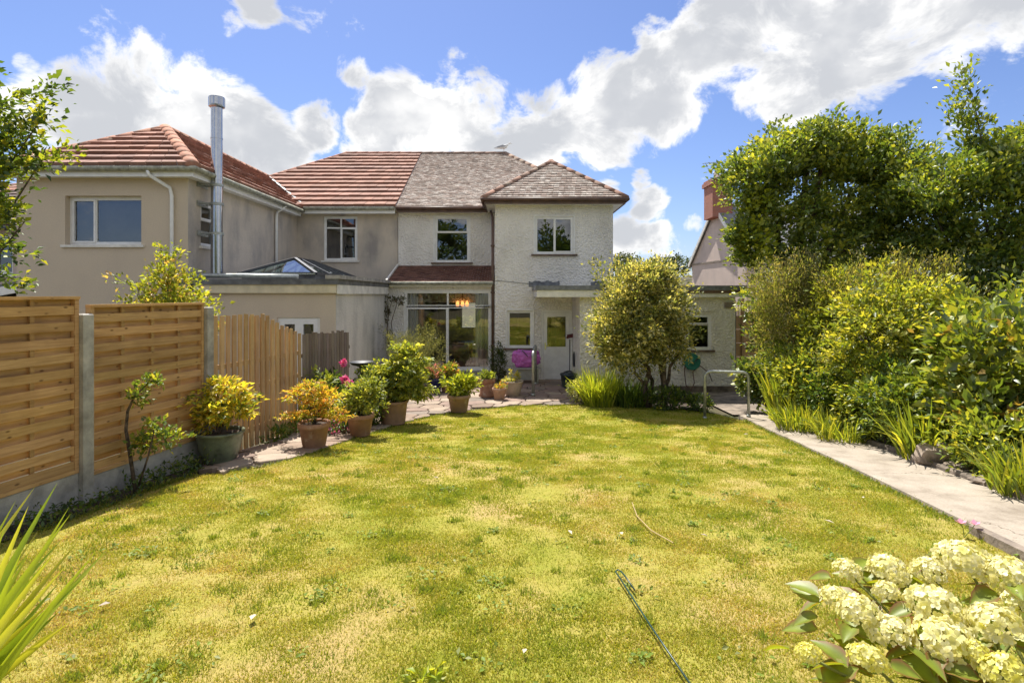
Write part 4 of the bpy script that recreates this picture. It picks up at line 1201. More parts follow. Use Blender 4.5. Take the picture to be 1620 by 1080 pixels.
# --- ivy-clad tree and its neighbour
def big_trees():
    t = thing('tree', 'tall ivy-clad tree with shoots above, beside the pink gable house', 'tree', (6.8, 13.4, 0))
    g = np.random.default_rng(40)
    E = [(tuple(at(a, b, 13.4+d)), (r, r*.95, r*.9)) for a, b, r, d in ((1195, 290, .72, 0), (1230, 245, .68, .3), (1290, 220, .62, -.2), (1345, 240, .68, .2), (1400, 232, .5, 0), (1250, 320, 1.0, 0), (1330, 320, 1.0, .2), (1405, 315, .85, .3), (1205, 380, .62, -.2), (1285, 410, 1.0, 0), (1370, 400, 1.0, .2), (1215, 470, .55, -.2), (1222, 535, .5, -.3), (1445, 370, .9, .3), (1435, 285, .5, .4), (1290, 500, .8, .2), (1400, 490, .9, .2))]
    sp = []
    for i in range(70):
        x = g.uniform(5.0, 9.6); sp.append(((x, 13.4+g.uniform(-.8, .8), 5.55-abs(x-7)*.2), (.25+g.normal()*.45, g.normal()*.3, 1), g.uniform(.5, 1.1)))
    for i in range(22): sp.append(((5.45+g.uniform(0, .4), 13.2, g.uniform(3.2, 5.6)), (-1, -.2, .2+g.normal()*.4), g.uniform(.25, .55)))
    ex = shoot_pts(g, sp, .10)
    crown(t, E, 1500, .27, 30, .10, [(.10, .155, .028, 1.2), (.07, .11, .025, .7), (.21, .25, .04, 1.2), (.15, .19, .04, .9), (.33, .34, .05, .5)], 41, shell=.35, aspect=.62, mat='leaf_gloss', extra=ex, flat=.45)
    limbs(t, (6.8, 13.5, -.1), [(7, 13.5, 5.6), (6.0, 13.3, 5.2), (8.1, 13.6, 5.0), (7.4, 13.4, 6.2), (8.9, 13.5, 5.1)], .2, 42)
    y = fast_mesh_clump = crown(t, [((5.6, 13.1, 4.75), (.3, .3, .35)), ((5.55, 13.0, 3.75), (.28, .3, .5)), ((6.0, 12.75, 2.1), (.3, .2, .6))], 70, .18, 14, .12, [(.30, .33, .03, 1), (.2, .25, .03, 1)], 43, aspect=.7, name='young_leaves')
    t = thing('tree', 'tall open-branched tree behind the border shrubs', 'tree', (10.2, 12.0, 0))
    g = np.random.default_rng(44)
    E = [(tuple(at(a, b, 12+d)), (r, r*.95, r*.9)) for a, b, r, d in ((1485, 305, .62, 0), (1540, 262, .6, .2), (1600, 245, .75, 0), (1505, 370, .9, .2), (1580, 345, 1.0, 0), (1650, 300, 1.0, -.3), (1465, 400, .7, .2), (1560, 430, 1.0, 0), (1650, 420, 1.1, 0), (1545, 195, .25, 0), (1670, 225, .9, -.2))]
    sp = [((9.75, 12, 5.5), (.0, 0, 1), 1.9), ((9.6, 12, 5.9), (-.7, 0, 1), .8)]
    for i in range(60):
        x = g.uniform(8.2, 11.9); sp.append(((x, 12+g.uniform(-.8, .8), 4.9-abs(x-10.6)*.25), (g.normal()*.45, g.normal()*.3, 1), g.uniform(.4, 1.0)))
    ex = shoot_pts(g, sp, .11)
    crown(t, E, 900, .27, 28, .105, [(.10, .155, .028, 1.2), (.06, .10, .022, .6), (.18, .225, .035, 1.), (.29, .31, .045, .55)], 45, shell=.3, aspect=.55, mat='leaf_gloss', extra=ex, flat=.45)
    limbs(t, (10.2, 12.0, -.1), [(10.4, 12, 5.2), (9.0, 12.2, 4.4), (11.3, 11.6, 5.4), (9.75, 12, 6.4), (8.6, 12.2, 3.6), (10.9, 12.2, 4.6)], .09, 46)
big_trees()

# --- shrubs of the right-hand border
def shrub(name, label, cat, E, n, cr, per, leaf, cols, seed, group=None, shell=.5, aspect=.5, up=.25, mat='leaf', stems=4, extra=None, flat=1.0):
    c = E[0][0]; b = (c[0], c[1], zbed(c[0], c[1])-.03 if c[0] > 4.6 else zg(c[0], c[1])-.02)
    t = thing(name, label, cat, b, group)
    crown(t, E, n, cr, per, leaf, cols, seed, shell=shell, aspect=aspect, up=up, mat=mat, extra=extra, flat=flat)
    r = random.Random(seed)
    if stems:
        limbs(t, b, [(c[0]+r.uniform(-.6, .6)*E[0][1][0], c[1]+r.uniform(-.6, .6)*E[0][1][1], c[2]+r.uniform(-.1, .5)*E[0][1][2]) for _ in range(stems)], .025, seed, name='stems', wob=.4)
    return t
def border():
    g = np.random.default_rng(50)
    BR = [(.21, .19, .08, 1.), (.15, .17, .05, 1.2), (.27, .24, .11, .7), (.20, .23, .05, .9)]
    sp = [((5.6+g.uniform(-.55, .75), 11.6+g.uniform(-.3, .3), 2.3+g.uniform(-.7, .6)), (g.normal()*.35, g.normal()*.3, 1), g.uniform(.4, .75)) for _ in range(70)]
    shrub('shrub', 'feathery brownish shrub with upright wispy stems against the ivy', 'shrub', [((5.75, 11.6, 2.0), (.75, .5, 1.0)), ((6.3, 11.5, 2.5), (.55, .5, .6))], 420, .16, 16, .055, BR, 51, aspect=.3, up=.8, extra=shoot_pts(g, sp, .06))
    sp = [((7.0+g.uniform(-1.0, 1.3), 10.6+g.uniform(-.4, .4), 2.6+g.uniform(-.5, .3)), (g.normal()*.4, g.normal()*.3, 1), g.uniform(.3, .6)) for _ in range(80)]
    shrub('shrub', 'sprawling brown-tipped shrub behind the golden bush', 'shrub', [((7.2, 10.6, 2.1), (1.3, .6, .75)), ((8.3, 10.2, 1.9), (1.0, .6, .8))], 600, .18, 16, .06, BR+[(.33, .33, .05, .5)], 52, aspect=.35, up=.6, extra=shoot_pts(g, sp, .06))
    shrub('shrub', 'golden-leaved shrub in full sun above the path', 'shrub', [((6.15, 9.5, 1.95), (.85, .7, .78)), ((6.9, 9.2, 1.5), (.8, .6, .7)), ((5.75, 9.5, 1.2), (.45, .5, .6))], 700, .18, 16, .085, [(.30, .30, .045, 1.), (.18, .22, .035, 1.2), (.40, .38, .09, .4), (.11, .15, .03, .9)], 53, aspect=.5, flat=.5)
    shrub('shrub', 'broad-leaved green shrub leaning towards the path near the rocks', 'shrub', [((6.55, 7.6, 1.55), (1.05, .85, .85)), ((5.95, 7.3, 1.0), (.6, .55, .5)), ((7.4, 7.4, 1.3), (.9, .8, 1.0)), ((6.9, 6.6, 1.0), (.7, .6, .7))], 620, .2, 14, .14, [(.16, .20, .025, 1.2), (.08, .12, .02, 1.), (.27, .28, .04, .7), (.22, .15, .04, .15)], 54, aspect=.58, mat='leaf_gloss')
    shrub('shrub', 'dark green shrub filling the gap under the open tree', 'shrub', [((8.8, 9.8, 1.4), (1.4, 1.0, 1.3)), ((9.4, 8.0, 1.3), (1.3, 1.2, 1.2)), ((7.4, 12.3, 1.4), (1.1, .6, 1.3)), ((9.2, 11.4, 1.6), (1.6, .6, 1.4))], 1000, .25, 15, .12, [W(G_DARK, 1), W(G_MID, 1), (.13, .17, .03, .5)], 55, mat='leaf_gloss', aspect=.6)
    shrub('ivy_mound', 'low mound of glossy ivy over the wall by the extension', 'ivy', [((5.55, 12.4, .95), (.62, .35, .38)), ((5.2, 12.2, .7), (.35, .3, .4)), ((6.1, 12.6, 1.0), (.5, .3, .4))], 260, .13, 15, .085, [W(G_MID, 1), (.14, .18, .03, 1), W(G_DARK, .7), (.3, .31, .08, .3)], 56, mat='leaf_gloss', aspect=.8)
    shrub('shrub', 'small leafy green shrub between golden bush and path', 'shrub', [((5.55, 8.4, .95), (.42, .6, .45)), ((5.5, 10.0, .9), (.4, .5, .45)), ((6.1, 8.7, 1.0), (.6, .5, .6))], 420, .14, 14, .085, [W(G_MID, 1), (.15, .19, .03, 1), W(G_DARK, .5)], 57, aspect=.5)
    MIX = [(.17, .22, .035, 1.2), (.11, .155, .03, 1.), (.27, .29, .045, .8), (.36, .35, .06, .4)]
    shrub('shrub', 'bright mixed-leaved shrub between feathery shrub and kerb', 'shrub', [((5.75, 10.6, 1.0), (.7, .6, .65)), ((6.4, 10.4, 1.5), (.6, .5, .6)), ((5.5, 11.3, 1.0), (.5, .4, .6))], 520, .16, 15, .08, MIX, 301)
    shrub('shrub', 'bright climber spilling over feathery and golden shrubs', 'shrub', [((6.35, 11.0, 2.5), (.5, .3, .55)), ((7.0, 9.9, 2.5), (.8, .35, .3)), ((5.9, 11.1, 1.9), (.35, .25, .5))], 330, .15, 14, .085, [(.30, .32, .05, 1.), (.19, .24, .04, 1.2), (.40, .40, .07, .35)], 302)
    shrub('shrub', 'bushy green shrub hanging over the kerb below the golden bush', 'shrub', [((5.75, 9.0, .8), (.5, .7, .55)), ((6.0, 8.2, 1.0), (.6, .5, .65)), ((5.6, 6.7, .75), (.42, .5, .42))], 560, .15, 15, .08, MIX, 303)
    shrub('shrub', 'tall leafy shrub joining the broad-leaved shrub to the trees', 'shrub', [((7.6, 8.8, 1.9), (1.0, .7, .75)), ((8.6, 8.6, 2.1), (1.0, .8, .8)), ((8.4, 7.2, 1.7), (1.0, .8, .9))], 640, .22, 15, .11, MIX, 304)
    YG = [(.20, .24, .025, 1.2), (.12, .17, .025, 1.), (.32, .32, .04, .6)]
    def clump(x, y, n, sp_, ln, w, dr, label, seed, cols=YG, lean=.55):
        z = (zbed(x, y) if x > 4.6 else zg(x, y))-.02
        t = thing('strap_leaf_plant', label, 'plant', (x, y, z), 'strap-leaved border plants')
        straps(t, (x, y, z), int(n*1.7), sp_*1.15, ln, w, dr, cols, seed, lean)
    clump(5.2, 10.9, 90, .22, 1.25, .05, .25, 'upright iris clump with broad blades beside the ivy mound', 61, lean=.35)
    clump(5.05, 9.9, 240, .35, .75, .022, .55, 'arching grassy clump by the kerb below the feathery shrub', 62)
    clump(5.15, 8.9, 200, .30, .7, .02, .6, 'arching grassy clump by the kerb below the golden bush', 63)
    clump(5.5, 7.55, 150, .28, 1.0, .032, .45, 'sunlit sword-leaved clump beside the broad-leaved shrub', 64)
    clump(5.35, 5.9, 130, .28, .75, .028, .5, 'loose strap-leaved clump behind the edging rocks', 65)
    clump(6.0, 5.3, 120, .3, .8, .028, .5, 'strap-leaved clump at the foot of the broad-leaved shrub', 66)
    clump(2.02, 13.15, 330, .30, 1.15, .028, .40, 'bright yellow-green sword-leaved clump at the patio corner', 67, [(.25, .30, .03, 1.3), (.15, .205, .03, 1.), (.36, .37, .06, .4)], lean=.5)
    clump(2.72, 13.1, 300, .35, .95, .028, .55, 'dark green arching strap clump under the round tree', 68, [W(G_MID, 1), W(G_DARK, 1), (.13, .18, .03, .6)])
    shrub('shrub', 'small variegated shrub at the foot of the sword-leaved clump', 'shrub', [((1.55, 13.4, .33), (.26, .22, .26))], 90, .09, 14, .05, [(.42, .42, .18, 1), (.18, .22, .06, 1)], 69)
    shrub('shrub', 'low green plant under the round tree beside the lawn', 'shrub', [((3.5, 12.5, .28), (.45, .25, .25)), ((4.1, 12.4, .2), (.3, .3, .18))], 130, .1, 14, .07, [W(G_MID, 1), W(G_DARK, 1), (.16, .2, .03, .6)], 70)
    # low ground cover along the kerb
    gg = np.random.default_rng(71); n = 2000
    y = gg.uniform(3.5, 11.5, n); x = path_r(0)+.09*y+.16+gg.random(n)**1.3*2.2
    z = np.array([zbed(a, b) for a, b in zip(x, y)])+.04+gg.random(n)*.24
    cp = np.stack([x, y, z], 1); rep = np.repeat(np.arange(n), 14); k = len(rep); off = gg.normal(size=(k, 3))*np.array([.09, .09, .06])
    P = cp[rep]+off; P[:, 2] = np.maximum(P[:, 2], np.array([zbed(a, b) for a, b in P[:, :2]])+.01)
    s = gg.uniform(.035, .085, k)
    o = fast_mesh('ground_cover', *leaf_arrays(P, gg.normal(size=(k, 3))+np.array([0, 0, .5]), gg.normal(size=(k, 3))*.5+np.array([0, 0, 1.]), s, .55, pick_cols(gg, [W(G_MID, 1), (.15, .19, .03, 1), (.10, .13, .03, 1), (.28, .28, .05, .3)], k)), M['leaf'])
    tag(o, 'low mixed greenery covering the bed along the kerb', 'ground cover', kind='stuff')
border()

# --- left side plants
def left_plants():
    t = thing('tree', 'leafy tree with overhanging branches beyond the slatted fence', 'tree', (-7.4, 6.7, .2))
    g = np.random.default_rng(80)
    sp = [((-6.0, 6.5, 3.9), (1, 0, .35), 1.0), ((-6.0, 6.5, 4.3), (1, 0, .35), .95), ((-6.2, 6.5, 4.6), (1, 0, .5), 1.0), ((-6.2, 6.5, 3.5), (1, 0, .0), .9), ((-6.1, 6.5, 3.15), (1, 0, -.1), .5), ((-6.3, 6.5, 4.8), (.6, 0, 1), .6), ((-6.3, 6.6, 2.9), (1, 0, -.3), .6)]
    sp += [((-6.1+g.uniform(-.3, .35), 6.5+g.uniform(-.3, .3), g.uniform(3.3, 4.8)), (g.uniform(.2, 1), g.normal()*.4, g.normal()*.5), g.uniform(.2, .4)) for _ in range(26)]
    ex = shoot_pts(g, sp, .06)
    crown(t, [((-6.75, 6.6, 4.0), (1.0, 1.0, 1.15)), ((-7.6, 6.8, 4.4), (1.2, 1.2, 1.2))], 620, .13, 15, .075, [(.10, .15, .025, 1.2), (.20, .24, .03, 1.), W(G_DARK, .7), (.30, .30, .04, .3)], 81, shell=.4, aspect=.6, extra=ex)
    limbs(t, (-7.4, 6.7, .1), [(-7.2, 6.7, 4.8), (-5.3, 6.5, 4.25), (-5.4, 6.5, 4.6), (-5.6, 6.5, 3.4), (-8, 6.9, 4.8)], .045, 82)
    t = thing('tree', 'small bushy tree with pale new leaves peeping over the fence', 'tree', (-5.35, 8.8, .2))
    sp = [((-5.4, 8.8, 2.5), (-1, 0, .5), .75), ((-5.3, 8.8, 2.2), (1, 0, .25), .75), ((-5.35, 8.8, 2.7), (.3, 0, 1), .7), ((-5.3, 8.8, 2.7), (-.2, 0, 1), .6), ((-5.5, 8.8, 2.3), (-1, 0, .3), .6)]
    crown(t, [((-5.33, 8.8, 2.55), (.52, .4, .55)), ((-5.2, 8.8, 2.1), (.65, .45, .5))], 300, .12, 13, .07, [(.26, .29, .035, 1.2), (.15, .19, .03, 1.), (.38, .34, .08, .5), (.40, .28, .12, .2)], 84, shell=.3, aspect=.6, extra=shoot_pts(np.random.default_rng(83), sp, .07))
    limbs(t, (-5.35, 8.8, .1), [(-5.3, 8.8, 3.0), (-5.8, 8.8, 2.7), (-4.8, 8.8, 2.4)], .03, 85)
    # rose sapling against the panel
    b = at(215, 760, 6.35); b = Vector((b.x, b.y, zg(b.x, b.y)))
    t = thing('rose_bush', 'spindly rose with bare curved stem against the slatted fence', 'rose', tuple(b))
    mb = MB(); pts = [b, at(205, 715, b.y), at(199, 680, b.y), at(202, 650, b.y), at(212, 628, b.y), at(235, 605, b.y), at(256, 595, b.y)]
    mb.tube(pts, [.022, .02, .018, .015, .011, .007, .004], 7)
    mb.tube([b, at(235, 720, b.y-.05), at(242, 690, b.y-.05), at(244, 672, b.y-.05)], [.013, .01, .008, .005], 6)
    mb.build('stems', M['bark'], t, True)
    E = [(at(221, 625, b.y), (.10, .09, .14)), (at(243, 602, b.y), (.12, .08, .07)), (at(244, 672, b.y-.05), (.08, .08, .06)), (at(262, 692, b.y+.1), (.24, .1, .1)), (at(225, 700, b.y), (.12, .1, .1))]
    crown(t, [(tuple(c), r) for c, r in E], 90, .06, 9, .055, [(.10, .15, .03, 1.2), (.22, .26, .035, .8), (.32, .30, .06, .3)], 86, aspect=.6)
    # low weeds in the strip
    gg = np.random.default_rng(87); n = 110
    y = gg.uniform(5.2, 7.7, n); x = np.array([fence_x(v) for v in y])+.08+gg.random(n)*.4
    cp = np.stack([x, y, np.array([zg(a, b2) for a, b2 in zip(x, y)])+.05+gg.random(n)*.12*(y > 6.6)], 1)
    rep = np.repeat(np.arange(n), 9); k = len(rep)
    P = cp[rep]+gg.normal(size=(k, 3))*.05; P[:, 2] = np.maximum(P[:, 2], .3)
    o = fast_mesh('weeds', *leaf_arrays(P, gg.normal(size=(k, 3))+np.array([0, 0, .6]), gg.normal(size=(k, 3))*.5+np.array([0, 0, 1.]), gg.uniform(.03, .07, k), .6, pick_cols(gg, [W(G_MID, 1), W(G_DARK, 1), (.14, .17, .04, .6)], k)), M['leaf'])
    tag(o, 'low weeds in the dark soil strip below the fence', 'weeds', kind='stuff')
left_plants()

# ------------------------------------------------------------------ pots on the patio
TERRA = (.36, .205, .135)
def potted(px, py, Y, d, h, label, shape, col, mat, plant, name='potted_plant', group='pots of plants on the paving'):
    b = at(px, py, Y); b.z = zg(b.x, b.y)+.026
    t = thing(name, label, 'potted plant', tuple(b), group)
    R0 = d/2; m = MB()
    if shape == 'taper': pr = [(.001, 0), (R0*.68, 0), (R0*.70, .01), (R0*.90, h*.78), (R0*1.0, h*.80), (R0*1.02, h*.86), (R0*1.0, h*.98), (R0*.96, h), (R0*.88, h*.98), (R0*.86, h*.85)]
    elif shape == 'drum': pr = [(.001, 0), (R0*.80, 0), (R0*.82, .02), (R0*.96, h*.86), (R0*1.02, h*.88), (R0*1.03, h*.97), (R0*1.0, h), (R0*.90, h*.99), (R0*.88, h*.86)]
    elif shape == 'bowl': pr = [(.001, 0), (R0*.62, 0), (R0*.66, .03), (R0*.82, h*.35), (R0*.92, h*.70), (R0*.95, h*.80), (R0*.98, h*.88), (R0*1.04, h*.92), (R0*1.05, h*.98), (R0*1.0, h), (R0*.92, h*.97), (R0*.90, h*.85)]
    elif shape == 'urn': pr = [(.001, 0), (R0*.95, 0), (R0*.97, .03), (R0*.82, h*.20), (R0*.78, h*.5), (R0*.84, h*.74), (R0*1.02, h*.76), (R0*1.04, h*.97), (R0*1.0, h), (R0*.86, h*.98), (R0*.84, h*.85)]
    m.lathe(pr, b, 30, col)
    p = m.build('pot', M[mat], t, True)
    s = MB(); k = 20; rs = R0*.875; V = [b+Vector((0, 0, h*.92))]+[b+Vector((rs*math.cos(6.2832*i/k), rs*math.sin(6.2832*i/k), h*.885)) for i in range(k)]
    s.add(V, [(0, 1+i, 1+(i+1) % k) for i in range(k)]); s.build('soil', M['soil'], t)
    plant(t, b+Z*h*.9)
    return t
def bush(E, n, cr, per, leaf, cols, seed, aspect=.5, up=.25, stems=4, mat='leaf', shell=.45, flat=1.0):
    def f(t, c):
        ee = [((c.x+a[0], c.y+a[1], c.z+a[2]), r) for a, r in E]
        crown(t, ee, n, cr, per, leaf, cols, seed, aspect=aspect, up=up, mat=mat, shell=shell, flat=flat)
        r = random.Random(seed)
        limbs(t, c-Z*.04, [Vector(ee[i % len(ee)][0])+Vector((r.uniform(-.5, .5)*ee[i % len(ee)][1][0], r.uniform(-.5, .5)*ee[i % len(ee)][1][1], .05)) for i in range(stems)], .016, seed, name='stems', wob=.4)
    return f
def pots():
    YEL = [(.55, .46, .07, 1.3), (.42, .38, .05, 1.), (.22, .26, .03, .9), (.10, .15, .025, .5), (.5, .36, .16, .2)]
    glz = plain('green_glaze', (.16, .185, .12), .35, 0, .3, 6)
    M['glaze'] = glz; M['blue_glaze'] = plain('blue_glaze', (.015, .022, .085), .2, 0, .3, 6); M['stone_pot'] = attr_mat('stone_pot', .9, 7, .5, .4, 40)
    potted(348, 724, 7.68, .60, .42, 'wide green glazed pot with golden shrub by the fence', 'bowl', (1, 1, 1), 'glaze',
           bush([((.02, 0, .42), (.36, .3, .30)), ((.22, 0, .32), (.26, .25, .16)), ((-.15, 0, .22), (.25, .22, .18)), ((.05, 0, .62), (.2, .18, .12))], 210, .085, 13, .075, YEL, 91, flat=.5, aspect=.4, up=.1, stems=6))
    potted(497, 707, 8.5, .47, .37, 'terracotta pot with amber-leaved maple beside lawn', 'taper', TERRA, 'terracotta',
           bush([((0, 0, .25), (.22, .2, .2)), ((-.22, 0, .42), (.24, .2, .12)), ((.2, 0, .40), (.24, .2, .13)), ((-.35, 0, .12), (.22, .15, .07)), ((.0, 0, .56), (.22, .18, .1)), ((.32, 0, .15), (.2, .15, .08))], 210, .07, 13, .055, [(.50, .33, .06, 1.2), (.36, .34, .05, 1.), (.22, .25, .03, .8), (.45, .22, .07, .5)], 92, flat=.35, aspect=.35, up=0, stems=6))
    potted(570, 688, 9.5, .46, .36, 'terracotta pot with soft green perennial below the birdbath', 'taper', TERRA, 'terracotta',
           bush([((.05, 0, .30), (.34, .28, .26)), ((.15, 0, .5), (.2, .2, .16)), ((-.1, 0, .12), (.25, .2, .12))], 170, .08, 12, .065, [(.22, .25, .05, 1.), (.12, .16, .04, 1.), (.34, .34, .08, .5)], 93, stems=5))
    potted(622, 668, 10.75, .55, .44, 'large ribbed terracotta pot with broad green shrub', 'drum', (.40, .25, .175), 'terracotta',
           bush([((.0, 0, .42), (.52, .45, .36)), ((.25, 0, .75), (.36, .3, .28)), ((.42, 0, .25), (.32, .3, .22)), ((-.3, 0, .45), (.28, .3, .25)), ((.15, 0, 1.0), (.22, .2, .1))], 460, .1, 13, .085, [(.30, .32, .06, 1.2), (.17, .21, .04, 1.), (.10, .14, .03, .8), (.42, .42, .13, .4)], 94, flat=.5, aspect=.5, up=.05, stems=7))
    potted(726, 651, 12.2, .50, .37, 'terracotta pot with bright green leafy plant on the lawn edge', 'taper', (.34, .22, .15), 'terracotta',
           bush([((0, 0, .2), (.33, .28, .22)), ((.15, 0, .32), (.22, .2, .14))], 130, .08, 12, .085, [(.26, .30, .03, 1.2), (.15, .20, .03, 1.), (.38, .38, .06, .4)], 95))
    potted(688, 623, 14.7, .36, .38, 'dark blue glazed pot with pink flowers by the patio window', 'drum', (1, 1, 1), 'blue_glaze',
           bush([((0, 0, .16), (.2, .2, .16)), ((-.1, 0, .28), (.14, .14, .1))], 70, .06, 12, .05, [(.55, .2, .28, .7), (.14, .18, .04, 1.2), (.3, .3, .06, .6)], 96, stems=3))
    potted(657, 634, 13.9, .30, .16, 'low slate-blue pot under the broad shrub', 'taper', (.14, .16, .19), 'stone_pot',
           bush([((0, 0, .12), (.14, .14, .1))], 30, .06, 10, .05, [W(G_MID, 1), (.2, .2, .05, 1)], 97, stems=2))
    potted(706, 622, 14.9, .32, .28, 'small terracotta pot with red-tinged leaves behind the lawn-edge pot', 'taper', TERRA, 'terracotta',
           bush([((0, 0, .2), (.26, .22, .2)), ((.1, 0, .35), (.2, .2, .14))], 110, .08, 12, .075, [(.25, .28, .04, 1.2), (.40, .18, .08, .5), (.13, .17, .03, 1.)], 98))
    potted(770, 628, 14.2, .42, .46, 'tall waisted terracotta pot among smaller pots', 'urn', (.34, .18, .12), 'terracotta',
           bush([((0, 0, .1), (.18, .18, .1))], 45, .06, 11, .07, [(.24, .28, .05, 1.2), (.12, .16, .03, 1.)], 99, stems=3))
    potted(790, 633, 13.75, .35, .29, 'small terracotta pot with orange sedum', 'taper', (.42, .26, .18), 'terracotta',
           bush([((0, 0, .06), (.14, .14, .06))], 40, .05, 10, .04, [(.36, .30, .05, 1.), (.42, .16, .05, .8), (.2, .24, .04, 1.)], 100, stems=2))
    potted(811, 626, 14.3, .52, .38, 'pale stone bowl pot with low yellow plants', 'bowl', (.46, .37, .28), 'stone_pot',
           bush([((-.05, 0, .05), (.2, .2, .05)), ((.13, 0, .13), (.08, .08, .14)), ((-.05, 0, .2), (.03, .03, .15))], 60, .05, 10, .045, [(.42, .36, .06, 1.), (.26, .28, .05, 1.), (.36, .38, .2, .5)], 101, stems=3))
    # darker wall plants and the rosemary by the bay
    shrub('shrub', 'dark spiky plant against the wall below the small window', 'shrub', [((-.38, 16.4, .55), (.26, .2, .5)), ((-.32, 16.4, 1.0), (.1, .1, .35))], 130, .1, 12, .07, [W(G_DARK, 1), (.07, .09, .03, 1), (.12, .13, .05, .5)], 102, aspect=.3, up=.6)
    g = np.random.default_rng(103)
    sp = [((-2.75+g.uniform(-.35, .45), 15.3+g.uniform(-.3, .3), .4), (g.normal()*.38, g.normal()*.3, 1), g.uniform(.8, 1.35)) for _ in range(60)]
    P, D = shoot_pts(g, sp, .035)
    shrub('rosemary_bush', 'grey-green rosemary with upright spikes before the patio window', 'shrub', [((-2.75, 15.3, .6), (.45, .4, .4))], 120, .1, 12, .045, [(.15, .16, .085, 1.), (.09, .105, .05, 1.), (.22, .22, .12, .5)], 104, aspect=.18, up=.6, extra=(P, D))
    # climber on the wall corner
    t = thing('climbing_rose', 'thin dark climber on the corner by the patio window', 'climber', (-3.45, 16.9, 0))
    mb = MB(); pts = lambda *q: [at(a, b, 16.85) for a, b in q]
    mb.tube(pts((620, 612), (618, 560), (612, 520), (616, 490), (622, 468)), [.02, .018, .014, .01, .006], 6)
    mb.tube(pts((620, 612), (623, 550), (619, 510), (628, 480), (640, 473)), [.016, .014, .012, .008, .005], 6)
    mb.build('stems', M['bark'], t, True)
    E = [(at(a, b, 16.85), r) for a, b, r in ((616, 475, (.22, .1, .16)), (630, 478, (.2, .1, .1)), (611, 498, (.12, .1, .2)), (640, 474, (.1, .08, .06)), (618, 530, (.12, .1, .2)))]
    crown(t, [(tuple(c), r) for c, r in E], 75, .07, 8, .06, [(.07, .075, .045, 1.2), (.10, .11, .05, .6), (.13, .09, .07, .4)], 105, aspect=.55)
    # peony and border plants beside the pickets
    pe = thing('peony_plant', 'dark leafy peony with large pink flowers by the grey pickets', 'peony', (-3.0, 10.9, 0))
    crown(pe, [((-3.0, 10.8, .55), (.42, .3, .45)), ((-3.45, 10.9, .85), (.2, .2, .25)), ((-2.75, 10.6, .5), (.35, .3, .4))], 260, .12, 13, .09, [W(G_DARK, 1.2), W(G_MID, 1), (.2, .24, .04, .3)], 106, aspect=.45)
    limbs(pe, (-3.0, 10.9, 0), [(-2.9, 10.6, 1.1), (-3.2, 10.9, .8), (-2.8, 10.5, .85)], .012, 107, name='stems')
    gg = np.random.default_rng(108)
    for px, py, Y in ((543, 574, 10.4), (545, 600, 10.2), (553, 606, 10.1)):
        c = np.array(at(px, py, Y)); n = 60; d = unit(gg.normal(size=(n, 3))); P = c+d*.02
        fast_mesh('flower', *leaf_arrays(P, d+gg.normal(size=(n, 3))*.3, gg.normal(size=(n, 3)), gg.uniform(.05, .085, n), .8, pick_cols(gg, [(.62, .08, .22, 1), (.75, .22, .38, .8), (.45, .04, .2, .5)], n)), M['petal'], pe)
    shrub('shrub', 'purple-flowered low plant behind the amber maple pot', 'shrub', [((-2.95, 9.7, .3), (.3, .22, .22))], 80, .08, 12, .055, [(.25, .05, .18, .7), W(G_DARK, 1), W(G_MID, .6)], 109)
    shrub('shrub', 'yellow-green leafy shrub in front of the grey pickets', 'shrub', [((-3.42, 10.3, .95), (.22, .2, .25)), ((-3.4, 10.2, .5), (.25, .25, .4))], 90, .1, 12, .085, [(.26, .29, .04, 1.), (.12, .16, .03, 1.)], 110)
    shrub('shrub', 'low greenery at the foot of the tan pickets', 'shrub', [((-3.78, 9.2, .25), (.14, .4, .16)), ((-3.65, 9.9, .3), (.16, .3, .2))], 70, .08, 11, .06, [W(G_MID, 1), (.14, .18, .03, 1)], 111)
    # birdbath
    b = at(572, 645, 10.9); b.z = zg(b.x, b.y)+.02
    t = thing('birdbath', 'dark metal birdbath on a thin pedestal behind the pots', 'birdbath', tuple(b))
    m = MB(); m.lathe([(.001, 0), (.16, 0), (.17, .02), (.08, .06), (.035, .12), (.03, .35), (.045, .5), (.03, .65), (.028, 1.0), (.05, 1.06), (.06, 1.08)], b, 20); m.build('pedestal', M['dark_frame'], t, True)
    m = MB(); m.lathe([(.06, 1.08), (.17, 1.10), (.23, 1.15), (.235, 1.16), (.22, 1.16), (.16, 1.125), (.001, 1.115)], b, 26); m.build('bowl', M['dark_frame'], t, True)
pots()

# ------------------------------------------------------------------ patio and yard objects
def rail_u(a, b, za, zb, top, r, label, name='handrail'):
    a, b = Vector((*a, 0)), Vector((*b, 0)); t = (b-a).normalized(); c = .12
    t_ = thing(name, label, 'handrail', (a.x, a.y, za), 'tubular metal handrails')
    pts = [Vector((a.x, a.y, za)), Vector((a.x, a.y, top-c))]
    for k in range(1, 5): q = k/4*math.pi/2; pts.append(Vector((a.x, a.y, 0))+t*(c*(1-math.cos(q)))+Z*(top-c+c*math.sin(q)))
    for k in range(0, 5): q = k/4*math.pi/2; pts.append(Vector((b.x, b.y, 0))-t*(c*(1-math.sin(q)))+Z*(top-c+c*math.cos(q)))
    pts.append(Vector((b.x, b.y, zb)))
    m = MB(); m.tube(pts, r, 12); m.build('tube', M['galv'], t_, True)
    for p, z in ((a, za), (b, zb)):
        m = MB(); m.lathe([(r*1.05, .06), (r*1.4, .055), (r*1.5, .0), (.001, -.005)], (p.x, p.y, z), 14); m.build('foot', M['galv'], t_, True)
rail_u((3.9, 11.5), (4.72, 11.35), .05, zg(4.7, 11.35)+.04, 1.02, .028, 'grey tubular handrail straddling the end of the path')
rail_u((.53, 14.25), (.66, 16.1), .03, .03, 1.12, .038, 'grey tubular handrail on the patio before the door')

